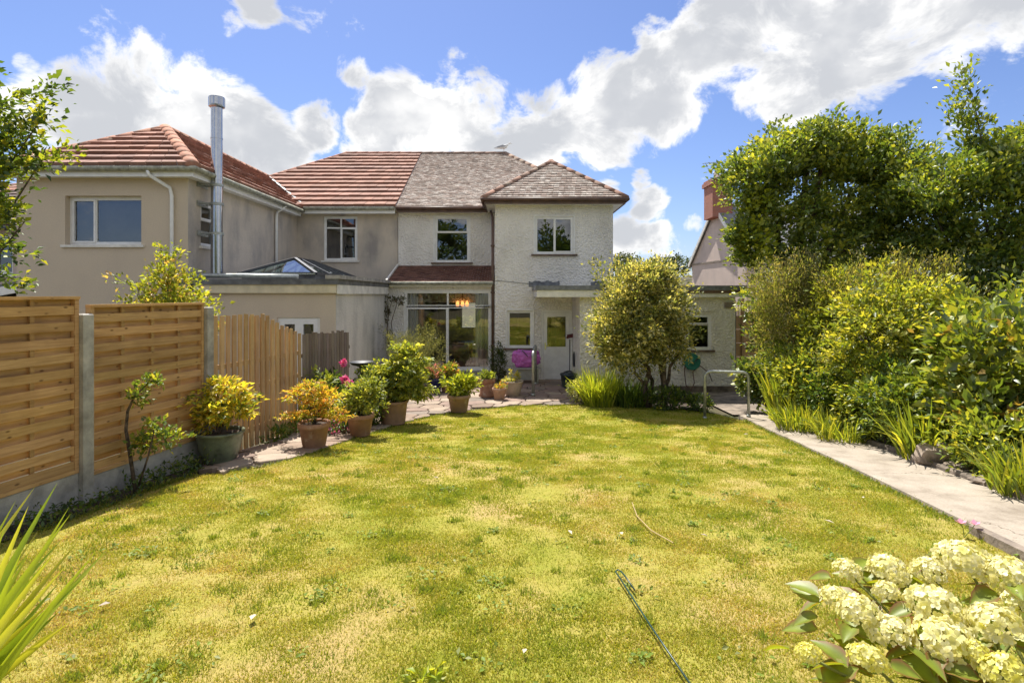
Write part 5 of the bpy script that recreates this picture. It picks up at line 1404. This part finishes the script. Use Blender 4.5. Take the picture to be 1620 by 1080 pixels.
def bag():
    c = Vector((.40, 16.3, 0))
    t = thing('bench', 'small grey bench box below the small window', 'bench', (c.x, c.y, .02))
    m = MB(); m.box(c.x-.28, c.x+.36, c.y-.18, c.y+.22, .44, .48); m.build('seat', plain('grey_plastic', (.36, .36, .33), .5), t)
    m = MB()
    for x, y in ((-.26, -.16), (.31, -.16), (-.26, .17), (.31, .17)):
        m = MB(); m.box(c.x+x, c.x+x+.04, c.y+y, c.y+y+.04, .02, .44); m.build('leg', M['galv'], t)
    m = MB(); m.box(c.x-.22, c.x+.31, c.y-.12, c.y-.1, .14, .43); m.build('front_panel', plain('grey_plastic_panel', (.30, .30, .27), .5), t)
    k = thing('plastic_sack', 'crumpled magenta plastic sack slumped on the bench', 'sack', (c.x, c.y, .48))
    bm = bmesh.new(); bmesh.ops.create_icosphere(bm, subdivisions=4, radius=1)
    for v in bm.verts:
        p = v.co.copy(); s = Vector((math.copysign(abs(p.x)**.7, p.x), math.copysign(abs(p.y)**.8, p.y), math.copysign(abs(p.z)**.75, p.z)))
        n1 = mnoise.noise(p*1.6+Vector((3, 1, 2))); n2 = abs(mnoise.noise(p*3.1+Vector((7, 2, 9)))); n3 = abs(mnoise.noise(p*6.5))
        f = 1+.22*n1-.34*n2-.14*n3
        v.co = Vector((s.x*.40*f, s.y*.17*f, s.z*.27*f+.25+.09*abs(p.x)*max(0, p.z)))
        v.co.z = max(.0, v.co.z)
    me = bpy.data.meshes.new('sack'); bm.to_mesh(me); bm.free()
    o = link('sack', me, plain('magenta_plastic', (.52, .13, .50), .32, 0, .12, 5), k, False)
    m = MB(); m.tube([Vector((c.x-.12, c.y-.14, .98)), Vector((c.x-.06, c.y-.17, .93)), Vector((c.x+.0, c.y-.17, .86)), Vector((c.x+.05, c.y-.16, .80))], .012, 6); m.build('strap', M['dark_frame'], k)
bag()

def door_things():
    t = thing('plastic_tub', 'dark teal plastic tub by the back door', 'tub', (1.55, 15.6, .02))
    m = MB(); p = [(.001, 0), (.17, 0), (.18, .02), (.215, .34), (.235, .35), (.24, .38), (.22, .385), (.205, .35), (.17, .05), (.001, .05)]
    m.lathe(p, (1.55, 15.6, .02), 24); m.build('body', plain('teal_plastic', (.03, .055, .07), .35, 0, .3), t, True)
    m = MB(); m.tube([(1.33, 15.6, .36), (1.38, 15.45, .40), (1.55, 15.38, .36), (1.70, 15.45, .40), (1.77, 15.6, .36)], .008, 6); m.build('handle', M['dark_frame'], t)
    m = MB(); 
    bm = bmesh.new(); bmesh.ops.create_icosphere(bm, subdivisions=3, radius=1)
    for v in bm.verts:
        f = 1-.3*abs(mnoise.noise(v.co*2.5)); v.co = Vector((v.co.x*.19*f, v.co.y*.19*f, v.co.z*.11*f+.36))
    me = bpy.data.meshes.new('refuse_sack'); bm.to_mesh(me); bm.free(); link('liner', me, plain('black_sack', (.02, .03, .035), .25), t, False)
    t = thing('broom', 'upright broom with dark red head beside the back door', 'broom', (1.70, 16.7, .02))
    m = MB(); m.tube([(1.68, 16.6, .02), (1.70, 16.7, 1.25)], .013, 8); m.build('stick', M['dark_frame'], t, True)
    m = MB(); 
    m.bar((1.60, 16.71, 1.30), (1.80, 16.71, 1.34), .06, .06); m.bar((1.615, 16.71, 1.355), (1.79, 16.71, 1.395), .07, .05); hd = m.build('head', plain('dark_red', (.10, .012, .014), .6), t)
    t = thing('hose', 'coil of black hose hanging by the back door', 'hose', (1.74, 16.2, .5))
    m = MB(); pts = []
    for i in range(70):
        a = i/70*2*math.pi*3; pts.append((1.745+.0015*i*.3, 16.2+.13*math.sin(a), .72+.2*math.cos(a)))
    m.tube(pts, .011, 6); m.build('coil', M['dark_frame'], t, True)
    m = MB(); m.box(1.74, 1.79, 16.17, 16.23, .88, .94); m.build('hook', M['galv'], t)
door_things()

def hose_reel():
    c = Vector((4.68, 14.86, .82))
    t = thing('hose_reel', 'round teal hose reel fixed to the extension wall', 'hose reel', tuple(c))
    teal = plain('teal_plastic_reel', (.02, .20, .15), .4, 0, .2)
    def ring(prof, d0, name, mat):
        m = MB(); n = 32; V = []; F = []
        for r, d in prof:
            for k in range(n): a = 2*math.pi*k/n; V.append(c+Vector((r*math.cos(a), -d-d0, r*math.sin(a))))
        for i in range(len(prof)-1):
            for k in range(n): F.append((i*n+k, i*n+(k+1) % n, (i+1)*n+(k+1) % n, (i+1)*n+k))
        m.add(V, F); return m.build(name, mat, t, True)
    ring([(.001, .12), (.05, .125), (.06, .11), (.17, .10), (.205, .11), (.215, .10), (.205, .09), (.06, .085)], 0, 'drum_plate', teal)
    ring([(.06, -.02), (.19, -.02), (.2, -.03), (.19, -.04), (.06, -.04)], 0, 'drum_plate', teal)
    ring([(.15, -.015), (.17, .0), (.165, .02), (.175, .04), (.165, .06), (.15, .085)], 0, 'hose_coil', plain('green_hose', (.05, .14, .06), .4))
    m = MB(); m.box(c.x-.08, c.x+.08, 14.9, 14.965, .60, 1.02); m.build('bracket', teal, t)
    m = MB(); m.bar(c+Vector((.05, -.14, .03)), c+Vector((.13, -.14, .1)), .02, .02); m.tube([c+Vector((.13, -.13, .1)), c+Vector((.13, -.2, .1))], .014, 8); m.build('crank', M['dark_frame'], t)
    m = MB(); m.tube([c+Vector((-.17, -.05, 0)), c+Vector((-.19, -.06, -.3)), c+Vector((-.16, -.08, -.6)), c+Vector((-.05, -.1, -.76)), c+Vector((.05, -.1, -.55)), c+Vector((.02, -.08, -.25)), c+Vector((.2, -.1, -.1)), c+Vector((.42, -.12, -.28)), c+Vector((.5, -.14, -.5))], .012, 7); m.build('hose_end', plain('brown_hose', (.12, .05, .035), .5), t, True)
hose_reel()

def gull():
    c = at(796, 236, 23.6); c.z = 8.50
    t = thing('seagull', 'seagull perched on the ridge of the old roof', 'bird', (c.x, c.y, 8.47))
    # body lofted along x: tail to beak
    S = [(-.34, .03, .006, .012), (-.24, .05, .025, .03), (-.10, .085, .065, .075), (.05, .10, .085, .095), (.15, .125, .075, .085), (.20, .18, .045, .05), (.235, .235, .042, .045), (.275, .25, .04, .042), (.31, .245, .028, .03), (.335, .235, .010, .012), (.385, .225, .002, .004)]
    V = []; F = []; n = 12; cs = []
    for x, z, ry, rz in S:
        for k in range(n):
            a = 2*math.pi*k/n; V.append(c+Vector((x, ry*math.cos(a), z+.08+rz*math.sin(a))))
    for i in range(len(S)-1):
        for k in range(n): F.append((i*n+k, i*n+(k+1) % n, (i+1)*n+(k+1) % n, (i+1)*n+k))
    m = MB(); m.add(V, F, (.75, .75, .74)); m.build('body', attr_mat('gull_feathers', .8, 20, .1, 0), t, True)
    for s in (-1, 1):
        m = MB(); V = [c+Vector((x, s*y, z)) for x, y, z in ((.12, .085, .20), (.0, .10, .245), (-.2, .075, .19), (-.40, .03, .115), (-.2, .088, .13), (.02, .112, .15))]
        m.add(V, [(0, 1, 5), (1, 2, 4, 5), (2, 3, 4)], (.36, .37, .39)); m.build('wing', attr_mat('gull_wing', .8, 20, .1, 0), t)
        m = MB(); m.tube([c+Vector((.03, s*.03, .12)), c+Vector((.03, s*.03, -.02))], .008, 5, (.6, .35, .2)); m.build('leg', attr_mat('gull_leg', .8, 20, .1, 0), t)
gull()

# rocks by the kerb
def rocks():
    r = random.Random(12); rm = plain('border_rock', (.30, .24, .19), .95, 0, .35, 6, .9, 25)
    for px, py, s, lab in ((1475, 742, (.19, .16, .17), 'large grey rock on the kerb beside the broad-leaved shrub'), (1522, 752, (.20, .10, .06), 'flat stone slab tilted behind the large kerb rock'), (1450, 738, (.06, .06, .07), 'small stone wedged against the large kerb rock'), (1575, 775, (.22, .12, .05), 'long flat edging stone by the loose strap-leaved clump')):
        p = gp(px, py); bm = bmesh.new(); bmesh.ops.create_icosphere(bm, subdivisions=3, radius=1); sd = Vector((r.random()*9, r.random()*9, 2))
        for v in bm.verts:
            q = v.co.copy(); f = 1+.35*mnoise.noise(q*1.3+sd)+.12*mnoise.noise(q*3.5+sd)
            q = Vector((math.copysign(abs(q.x)**.75, q.x), math.copysign(abs(q.y)**.75, q.y), math.copysign(abs(q.z)**.75, q.z)))
            v.co = Vector((q.x*s[0]*f+q.z*.02, q.y*s[1]*f, q.z*s[2]*f))
        me = bpy.data.meshes.new('rock'); bm.to_mesh(me); bm.free()
        o = link('rock', me, rm, None, False); o.location = (p.x+.04, p.y+.05, zg(p.x, p.y)+.06+s[2]*.55); tag(o, lab, 'rock', 'rocks along the bed')
rocks()

# ------------------------------------------------------------------ lawn grass
def field(P, seed, sc):
    g = np.random.default_rng(seed); v = np.zeros(len(P))
    for i in range(9):
        a = g.uniform(0, 6.28); k = sc*g.uniform(.6, 2.6); v += np.sin(P[:, 0]*math.cos(a)*k+P[:, 1]*math.sin(a)*k+g.uniform(0, 6.28)+1.3*np.sin(P[:, 1]*k*.7+i))
    return v/4.2
def grass():
    g = np.random.default_rng(120)
    lp = np.array(lawn_poly); lo, hi = lp.min(0), lp.max(0)
    n0 = 2600000
    # more, finer blades close by
    yy = 1.9*np.exp(g.random(n0)*math.log(13.6/1.9)); xx = g.uniform(lo[0], hi[0], n0)
    P = np.stack([xx, yy], 1)
    P = P[np.abs(P[:, 0]) < P[:, 1]*.95+.3]
    f0 = field(P, 5, 5.5)+.5*field(P, 6, 13)
    P = P[g.random(len(P)) < np.clip(.62+.45*f0, .18, 1)]
    P = P[inside(lawn_poly, P)]
    if len(P) > 760000: P = P[g.choice(len(P), 760000, replace=False)]
    n = len(P); d = P[:, 1]
    f1 = field(P, 1, 1.3); f2 = field(P, 2, 4.0); f3 = field(P, 3, 9.0)
    dry = np.clip(.40-.022*(d-6)+.20*f1+.20*f2+.15*f3+g.normal(size=n)*.24, 0, 1)
    green = np.array([.28, .34, .04]); ygr = np.array([.41, .395, .055]); straw = np.array([.60, .45, .20])
    C = np.where(dry[:, None] < .5, green+(ygr-green)*(dry[:, None]*2), ygr+(straw-ygr)*(dry[:, None]*2-1))
    C = C*g.uniform(.86, 1.16, (n, 1))
    h = (.009+.016*g.random(n)**1.5)*(1.15-.35*dry); tall = g.random(n) < .012; h[tall] *= 1.8
    w = .0016+.0010*d**.8*g.uniform(.7, 1.3, n)
    a = g.uniform(0, 2*math.pi, n); lean = g.uniform(.1, 1.1, n)
    z = zgv(P[:, 0], P[:, 1])-.004
    # follow the lawn's slight unevenness
    B = np.stack([P[:, 0], P[:, 1], z], 1)
    T = B+np.stack([np.cos(a)*lean*h, np.sin(a)*lean*h, h], 1)
    b = a+math.pi/2+g.normal(size=n)*.5; S = np.stack([np.cos(b)*w, np.sin(b)*w, np.zeros(n)], 1)
    V = np.stack([B-S, B+S, T], 1).reshape(-1, 3); F = np.arange(n*3).reshape(-1, 3)
    # darker, longer tufts
    tq = np.stack([g.uniform(-4, 4.2, 420), 1.9*np.exp(g.random(420)*math.log(6.5))], 1); tq = tq[inside(lawn_poly, tq)]
    rp = np.repeat(np.arange(len(tq)), 70); m_ = len(rp); tp = tq[rp]+g.normal(size=(m_, 2))*g.uniform(.02, .09, len(tq))[rp][:, None]; tp = tp[inside(lawn_poly, tp)]; m_ = len(tp)
    tb = np.stack([tp[:, 0], tp[:, 1], zgv(tp[:, 0], tp[:, 1])-.004], 1); th_ = g.uniform(.02, .05, m_); ta = g.uniform(0, 6.28, m_)
    tt = tb+np.stack([np.cos(ta)*th_*.7, np.sin(ta)*th_*.7, th_], 1); tw = .002+.0008*tp[:, 1]; ts = np.stack([-np.sin(ta)*tw, np.cos(ta)*tw, np.zeros(m_)], 1)
    V = np.concatenate([V, np.stack([tb-ts, tb+ts, tt], 1).reshape(-1, 3)]); C = np.concatenate([C, np.array([.24, .30, .035])*g.uniform(.8, 1.25, (m_, 1))]); F = np.arange(len(V)).reshape(-1, 3)
    o = fast_mesh('grass', V, F, np.repeat(C, 3, 0), M['grass'])
    tag(o, 'short sun-dried grass covering the lawn', 'grass', kind='stuff')
    # clover and plantain rosettes scattered in the turf
    k = 190; Q = np.stack([g.uniform(-3.6, 4.2, k), 1.9*np.exp(g.random(k)*math.log(6))], 1); Q = Q[inside(lawn_poly, Q)]
    pts = []; sz = []
    for x, y in Q:
        m = int(g.integers(6, 34)); r = g.uniform(.03, .14)
        for _ in range(m): pts.append((x+g.normal()*r*.6, y+g.normal()*r*.6, 0)); sz.append(g.uniform(.018, .045))
    pts = np.array(pts); pts[:, 2] = zgv(pts[:, 0], pts[:, 1])+.008+g.random(len(pts))*.02; m = len(pts)
    o = fast_mesh('clover', *leaf_arrays(pts, g.normal(size=(m, 3))*np.array([1, 1, .25])+np.array([0, 0, .2]), g.normal(size=(m, 3))*.3+np.array([0, 0, 1.]), np.array(sz), .6, pick_cols(g, [(.13, .19, .03, 1), (.18, .23, .045, 1), (.20, .22, .09, .3)], m)), M['grass'])
    tag(o, 'patches of clover and broad weeds in the lawn', 'clover', kind='stuff')
    # longer grass along the edges
    e = []
    for (x0, y0), (x1, y1) in zip(lawn_edge, lawn_edge[1:]):
        for _ in range(int(260*math.hypot(x1-x0, y1-y0))): t = g.random(); e.append((x0+(x1-x0)*t+g.normal()*.03, y0+(y1-y0)*t-abs(g.normal())*.04))
    for _ in range(6500): y = g.uniform(2.5, 11.2); e.append((path_l(y)-abs(g.normal())*.05+.025*math.sin(y*9)+.02, y))
    for _ in range(2200): t = g.random()*(len(bed_fence)-3); i = int(t); q = t-i; e.append((bed_fence[i][0]+(bed_fence[i+1][0]-bed_fence[i][0])*q+g.normal()*.05, bed_fence[i][1]+(bed_fence[i+1][1]-bed_fence[i][1])*q))
    e = np.array(e); n = len(e); B = np.stack([e[:, 0], e[:, 1], zgv(e[:, 0], e[:, 1])-.005], 1)
    D = g.normal(size=(n, 3))*.45+np.array([0, 0, 1.])
    o = fast_mesh('grass_edge', *blade_arrays(g, B, D, g.uniform(.04, .10, n), .004+.0009*e[:, 1], g.uniform(.2, .7, n), pick_cols(g, [(.13, .17, .025, 1.), (.25, .24, .04, .6)], n), 2), M['grass'])
    tag(o, 'longer uncut grass along the edges of the lawn', 'grass', kind='stuff')
grass()

# fallen petals, a twig and the green rod on the lawn
def lawn_litter():
    p0, p1 = gp(972, 912), gp(1120, 1140)
    t = thing('garden_stake', 'dark green metal stake with hooked end lying on the lawn', 'stake', (p0.x, p0.y, p0.z))
    m = MB(); a, b = p0+Z*.05, p1+Z*.05; d = (b-a).normalized(); s = d.cross(Z).normalized()
    m.tube([a+d*.32-s*.045, a+d*.10-s*.045, a+d*.03-s*.04, a-s*.022, a+d*.03, a+d*.12, a.lerp(b, .5)-Z*.01, b], .0055, 8); m.build('rod', plain('green_coated_steel', (.012, .05, .035), .35), t, True)
    m = MB(); q = [gp(1000, 800), gp(1008, 822), gp(1030, 845), gp(1065, 865)]
    m.tube([v+Z*.035 for v in q], .005, 6, (.45, .34, .16)); tag(m.build('twig', attr_mat('dry_twig')), 'curved dry twig lying on the lawn', 'twig')
    g = np.random.default_rng(130)
    for px, py in ((1114, 853), (902, 848), (983, 850), (1258, 935), (830, 1040), (1312, 831), (1365, 792), (1180, 690), (690, 760), (400, 985), (165, 965), (1485, 800)):
        p = gp(px, py); m = MB(); a = g.uniform(0, 6.28); s = .035*g.uniform(.8, 1.3); u = Vector((math.cos(a), math.sin(a), .15)); v = Vector((-math.sin(a), math.cos(a), .1)); c = p+Z*.038
        m.add([c-u*s, c+v*s*.5+Z*.008, c+u*s, c-v*s*.5+Z*.008, c-Z*.003], [(0, 4, 1), (1, 4, 2), (2, 4, 3), (3, 4, 0)], (.55, .47, .37))
        tag(m.build('fallen_petal', attr_mat('petal_litter', .8, 30, .2, 0)), 'small pale fallen petal lying on the lawn', 'petal', 'fallen petals on the lawn')
lawn_litter()

# ------------------------------------------------------------------ foreground plants
def strap_leaf_object(parent, base, tip, w, sag, col, name='strap_leaf'):
    base, tip = Vector(base), Vector(tip); n = 9; V = []; C = []
    d = tip-base; side = d.cross(Vector((0, 1, 0))).normalized(); side = (side+Vector((0, .25, 0))).normalized(); nn = side.cross(d).normalized()
    for i in range(n+1):
        t = i/n; p = base+d*t+Z*(sag*math.sin(math.pi*t)*.6)
        ww = w*(1-t**2.6)*(.6+.4*min(1, t*3))+.0006
        V += [p-side*ww/2, p+nn*ww*.14, p+side*ww/2]
    F = [q for i in range(n) for q in ((3*i, 3*i+1, 3*i+4, 3*i+3), (3*i+1, 3*i+2, 3*i+5, 3*i+4))]
    m = MB(); m.add(V, F, col); return m.build(name, M['leaf'], parent, True)
def strap_plant():
    t = thing('strap_leaf_plant', 'tall sword-leaved plant beside the lawn in front of the fence', 'plant', (-2.25, 1.95, zg(-2.2, 1.95)), 'strap-leaved border plants')
    r = random.Random(140); g0 = zg(-2.2, 1.95)
    tips = [(91, 763, 2.25), (109, 802, 2.2), (112, 812, 2.1), (152, 872, 2.05), (25, 791, 2.3), (60, 840, 2.3), (128, 850, 2.3), (-20, 760, 2.2), (10, 830, 2.1), (80, 880, 2.2), (45, 800, 2.05), (-40, 820, 2.2), (140, 905, 2.2), (100, 850, 2.4), (35, 870, 2.0), (70, 930, 2.15), (10, 900, 2.25), (-10, 870, 2.35), (172, 866, 2.5), (55, 770, 2.4)]
    tips += [(r.uniform(-30, 120), r.uniform(860, 1010), r.uniform(1.9, 2.4)) for _ in range(16)]
    for i, (px, py, Y) in enumerate(tips):
        base = Vector((-2.28+r.uniform(-.12, .12), 1.95+r.uniform(-.12, .14), g0))
        k = r.uniform(.8, 1.2); col = random.Random(i).choice([(.36*k, .46*k, .045*k), (.26*k, .38*k, .04*k), (.5*k, .52*k, .07*k)])
        strap_leaf_object(t, base, at(px, py, Y), r.uniform(.04, .06), r.uniform(.02, .10), col)
strap_plant()

def hydrangea():
    t = thing('hydrangea', 'hydrangea bush with cream mophead flowers and bronze-edged leaves', 'hydrangea', (1.95, 2.2, zg(2, 2.2)))
    W0 = wl(t); g = np.random.default_rng(150); r = random.Random(150)
    def head_mesh(seed, tone):
        q = np.random.default_rng(seed); V = []; F = []; C = []; n = 120
        for i in range(n):
            ph = math.acos(1-1.25*(i+.5)/n); th = i*2.39996+q.normal()*.15
            d = np.array([math.sin(ph)*math.cos(th), math.sin(ph)*math.sin(th), math.cos(ph)*.78]); rad = .105*(1+.07*q.normal())
            c = d*rad; nr = d/np.linalg.norm(d)+q.normal(size=3)*.25; nr /= np.linalg.norm(nr)
            u = np.cross(nr, [0, 0, 1.0]) if abs(nr[2]) < .95 else np.array([1., 0, 0]); u /= np.linalg.norm(u); v = np.cross(nr, u); a0 = q.uniform(0, 6.28); s = .0165*q.uniform(.8, 1.25)
            m = np.clip(tone+q.normal()*.22, 0, 1); col = np.array([.90, .86, .62])*(1-m)+np.array([.78, .74, .14])*m
            for k in range(4):
                a = a0+k*math.pi/2; e = u*math.cos(a)+v*math.sin(a); f = -u*math.sin(a)+v*math.cos(a); b = len(V)
                tp = nr*s*(.25+.2*q.normal()); V += [c, c+e*s*.45+f*s*.55+nr*s*.1, c+e*s*.95+f*s*.5+tp*.8, c+e*s*1.25+tp, c+e*s*.95-f*s*.5+tp*.8, c+e*s*.45-f*s*.55+nr*s*.1]; C += [col*np.array([.85, .85, .55])]+[col]*5; F += [(b, b+1, b+2, b+3), (b, b+3, b+4, b+5)]
        me = bpy.data.meshes.new('flower_head'); me.from_pydata([tuple(x) for x in V], [], F); at_ = me.color_attributes.new('Col', 'FLOAT_COLOR', 'POINT')
        at_.data.foreach_set('color', np.array([(*c, 1) for c in C], dtype=np.float32).ravel()); me.materials.append(M['petal']); return me
    white = [head_mesh(i, .32) for i in range(4)]; yel = [head_mesh(9+i, .75) for i in range(2)]
    def leaf_mesh(seed):
        q = random.Random(seed); n = 7; V = []; C = []
        for i in range(n+1):
            s = i/n; w = .36*math.sin(math.pi*min(1, s**.8*1.0))**.8*(1-.25*s)+(.0 if i else .02); z = -.22*s*s+.0; sr = .015*(1 if i % 2 else -1)
            V += [(-w-sr, s, z+w*.35), (-w*.5, s, z+w*.12), (0, s, z-.01), (w*.5, s, z+w*.12), (w+sr, s, z+w*.35)]
            k = q.uniform(.85, 1.1); gcol = (.23*k, .29*k, .03*k); red = (.30, .08, .045)
            m = .8 if seed % 2 == 0 else .4
            edge = tuple(a*(1-m)+b*m for a, b in zip(gcol, red)); C += [edge, gcol, tuple(x*1.25 for x in gcol), gcol, edge]
        F = [(5*i+k, 5*i+k+1, 5*i+k+6, 5*i+k+5) for i in range(n) for k in range(4)]
        me = bpy.data.meshes.new('leaf'); me.from_pydata(V, [], F); a_ = me.color_attributes.new('Col', 'FLOAT_COLOR', 'POINT'); a_.data.foreach_set('color', np.array([(*c, 1) for c in C], dtype=np.float32).ravel())
        me.materials.append(M['leaf']); me.polygons.foreach_set('use_smooth', [True]*len(me.polygons)); return me
    leaves = [leaf_mesh(i) for i in range(6)]
    root = Vector((2.0, 2.15, zg(2, 2.1)))
    def put(name, me, loc, rot, sc):
        o = bpy.data.objects.new(name, me); COL.objects.link(o); o.parent = t; o.location = Vector(loc)-W0; o.rotation_euler = rot; o.scale = sc; return o
    heads = [(1341, 892, 45, 0), (1405, 888, 62, 0), (1468, 891, 55, 0), (1522, 868, 80, 0), (1594, 893, 74, 0), (1322, 935, 48, .5), (1360, 952, 66, 0), (1402, 926, 42, .6), (1474, 940, 84, 0), (1574, 970, 88, 0), (1407, 985, 68, 0), (1492, 994, 98, 0), (1278, 1024, 42, 1), (1372, 1028, 60, 1), (1589, 1048, 72, 1), (1612, 940, 46, .5), (1540, 1020, 46, 1), (1655, 920, 70, 0)]
    for i, (px, py, w, y) in enumerate(heads):
        Y = 2.75-(py-866)/190*.75+r.uniform(-.05, .05)
        c = at(px, py+w*.12, Y); s = w*.86/900*Y/.21
        me = (yel if y == 1 else white)[i % (2 if y == 1 else 4)]
        put('flower_head', me, c-Z*.03*s, (r.uniform(-.3, .1)+.12, r.uniform(-.25, .25), r.uniform(0, 6.28)), (s, s, s))
        st = MB(); top = c-Z*.02; base = root+Vector((r.uniform(-.25, .25), r.uniform(-.25, .25), -.02)); mid = base.lerp(top, .55)+Z*.06
        st.tube([base, mid, top.lerp(mid, .3), top], [.009, .007, .006, .005], 6, (.20, .22, .06)); st.build('stem', attr_mat('hydrangea_stem') if i == 0 else bpy.data.materials['hydrangea_stem'], t, True)
        for k in range(7):
            a = r.uniform(0, 6.28); e = c+Vector((math.cos(a)*.07, math.sin(a)*.07, -.03-.04*k*r.uniform(.5, 1)))
            L_ = r.uniform(.10, .17)
            put('leaf', leaves[r.randrange(6)], e, (r.uniform(-.35, .45), r.uniform(-.4, .4), a-math.pi/2), (L_, L_, L_))
    for k in range(70):
        a = r.uniform(0, 6.28); q = r.random()**.5; c = Vector((1.93+.62*q*math.cos(a), 2.2+.5*q*math.sin(a), zg(2, 2.2)+r.uniform(.12, .48)))
        L_ = r.uniform(.11, .19); put('leaf', leaves[r.randrange(6)], c, (r.uniform(-.4, .6), r.uniform(-.4, .4), r.uniform(0, 6.28)), (L_, L_, L_))
    # two pink blooms by the path edge
    p = thing('pink_flower', 'pale pink trumpet flowers on thin stems by the path edging', 'flower', (gp(1525, 850).x, gp(1525, 850).y, gp(1525, 850).z))
    b = gp(1525, 850)
    for px, py in ((1520, 828), (1542, 830)):
        c = at(px, py, b.y); m = MB(); m.tube([b, b.lerp(c, .6)+Vector((.01, 0, .01)), c], .003, 5, (.2, .25, .06)); m.build('stem', bpy.data.materials['hydrangea_stem'], p)
        for k in range(5):
            a = k*1.2566; e = Vector((math.cos(a), math.sin(a)*.6, .55)).normalized(); f = e.cross(Z).normalized(); s = .05
            m = MB(); m.add([c, c+e*s*.6+f*s*.4, c+e*s*1.1, c+e*s*.6-f*s*.4], [(0, 1, 2), (0, 2, 3)], (.75, .34, .50)); m.build('petal', M['petal'], p)
hydrangea()
def small_fg():
    b = gp(672, 1095); t = thing('seedling', 'small yellow-green leafy seedling in the near lawn', 'seedling', tuple(b))
    crown(t, [((b.x, b.y, b.z+.05), (.09, .08, .05))], 12, .03, 6, .045, [(.34, .36, .04, 1), (.2, .26, .03, 1)], 160, aspect=.6)
    limbs(t, b, [b+Vector((.03, 0, .06)), b+Vector((-.04, 0, .05))], .003, 161, name='stems')
small_fg()

# ------------------------------------------------------------------ distance: wooded hill
def hills():
    V = []; xs = np.linspace(-260, 320, 60); ys = [70, 85, 110, 150, 220, 400]
    hs = [0, 1.2, 4.2, 6.5, 9, 10]
    for y, h in zip(ys, hs):
        for x in xs: V.append((x, y, -.1+h*(1+.25*mnoise.noise(Vector((x*.012, y*.01, 0))))))
    nx = len(xs); F = [(j*nx+i, j*nx+i+1, (j+1)*nx+i+1, (j+1)*nx+i) for j in range(len(ys)-1) for i in range(nx-1)]
    m = MB(); m.add(V, F); tag(m.build('hills', M['ground'], smooth=True), kind='structure')
    g = np.random.default_rng(170); n = 190
    x = g.uniform(-70, 110, n); y = g.uniform(95, 150, n); r = g.uniform(1.5, 3.0, n); z = np.interp(y, ys, hs)+r*.6+2.2
    n2 = 26; d = unit(g.normal(size=(n*n2, 3))); d[:, 2] = np.abs(d[:, 2])*1.0-.15
    rep = np.repeat(np.arange(n), n2); cp = np.stack([x, y, z], 1)[rep]+d*r[rep][:, None]*g.uniform(.6, 1.1, (n*n2, 1))
    rep2 = np.repeat(np.arange(n*n2), 16); k = len(rep2)
    P = cp[rep2]+g.normal(size=(k, 3))*.4
    tc = np.array([(.06, .085, .025), (.085, .11, .03), (.05, .07, .03)])[g.integers(0, 3, n)][rep][rep2]*g.uniform(.7, 1.3, (k, 1))
    o = fast_mesh('far_woodland', *leaf_arrays(P, g.normal(size=(k, 3)), g.normal(size=(k, 3))*.5+np.array([0, 0, 1.]), g.uniform(.3, .6, k), .7, tc), M['leaf'])
    tag(o, 'far wooded hillside beyond the houses', 'woodland', kind='stuff')
hills()
# trees across the garden's other end, seen mirrored in the windows
def back_trees():
    for i, (x, y, s) in enumerate(((-6.2, -10, 1.55), (-1.2, -12, 1.0), (3.2, -11, 1.2), (9.0, -10.5, 1.35))):
        z0 = zg(x, y)
        t = thing('tree', 'broad green tree at the far end of the lawn mirrored in windows', 'tree', (x, y, z0), 'trees at the far end of the lawn')
        crown(t, [((x, y, z0+3.0*s), (1.9*s, 1.6, 1.9*s)), ((x+1.1, y, z0+1.5), (1.9, 1.2, 1.4))], 420, .5, 14, .32, [W(G_MID, 1), W(G_DARK, 1), (.13, .16, .03, .6)], 180+i, aspect=.6)
        limbs(t, (x, y, z0-.1), [(x, y, z0+3.2), (x+1, y, z0+2.8), (x-1, y, z0+2.9)], .15, 190+i)
back_trees()
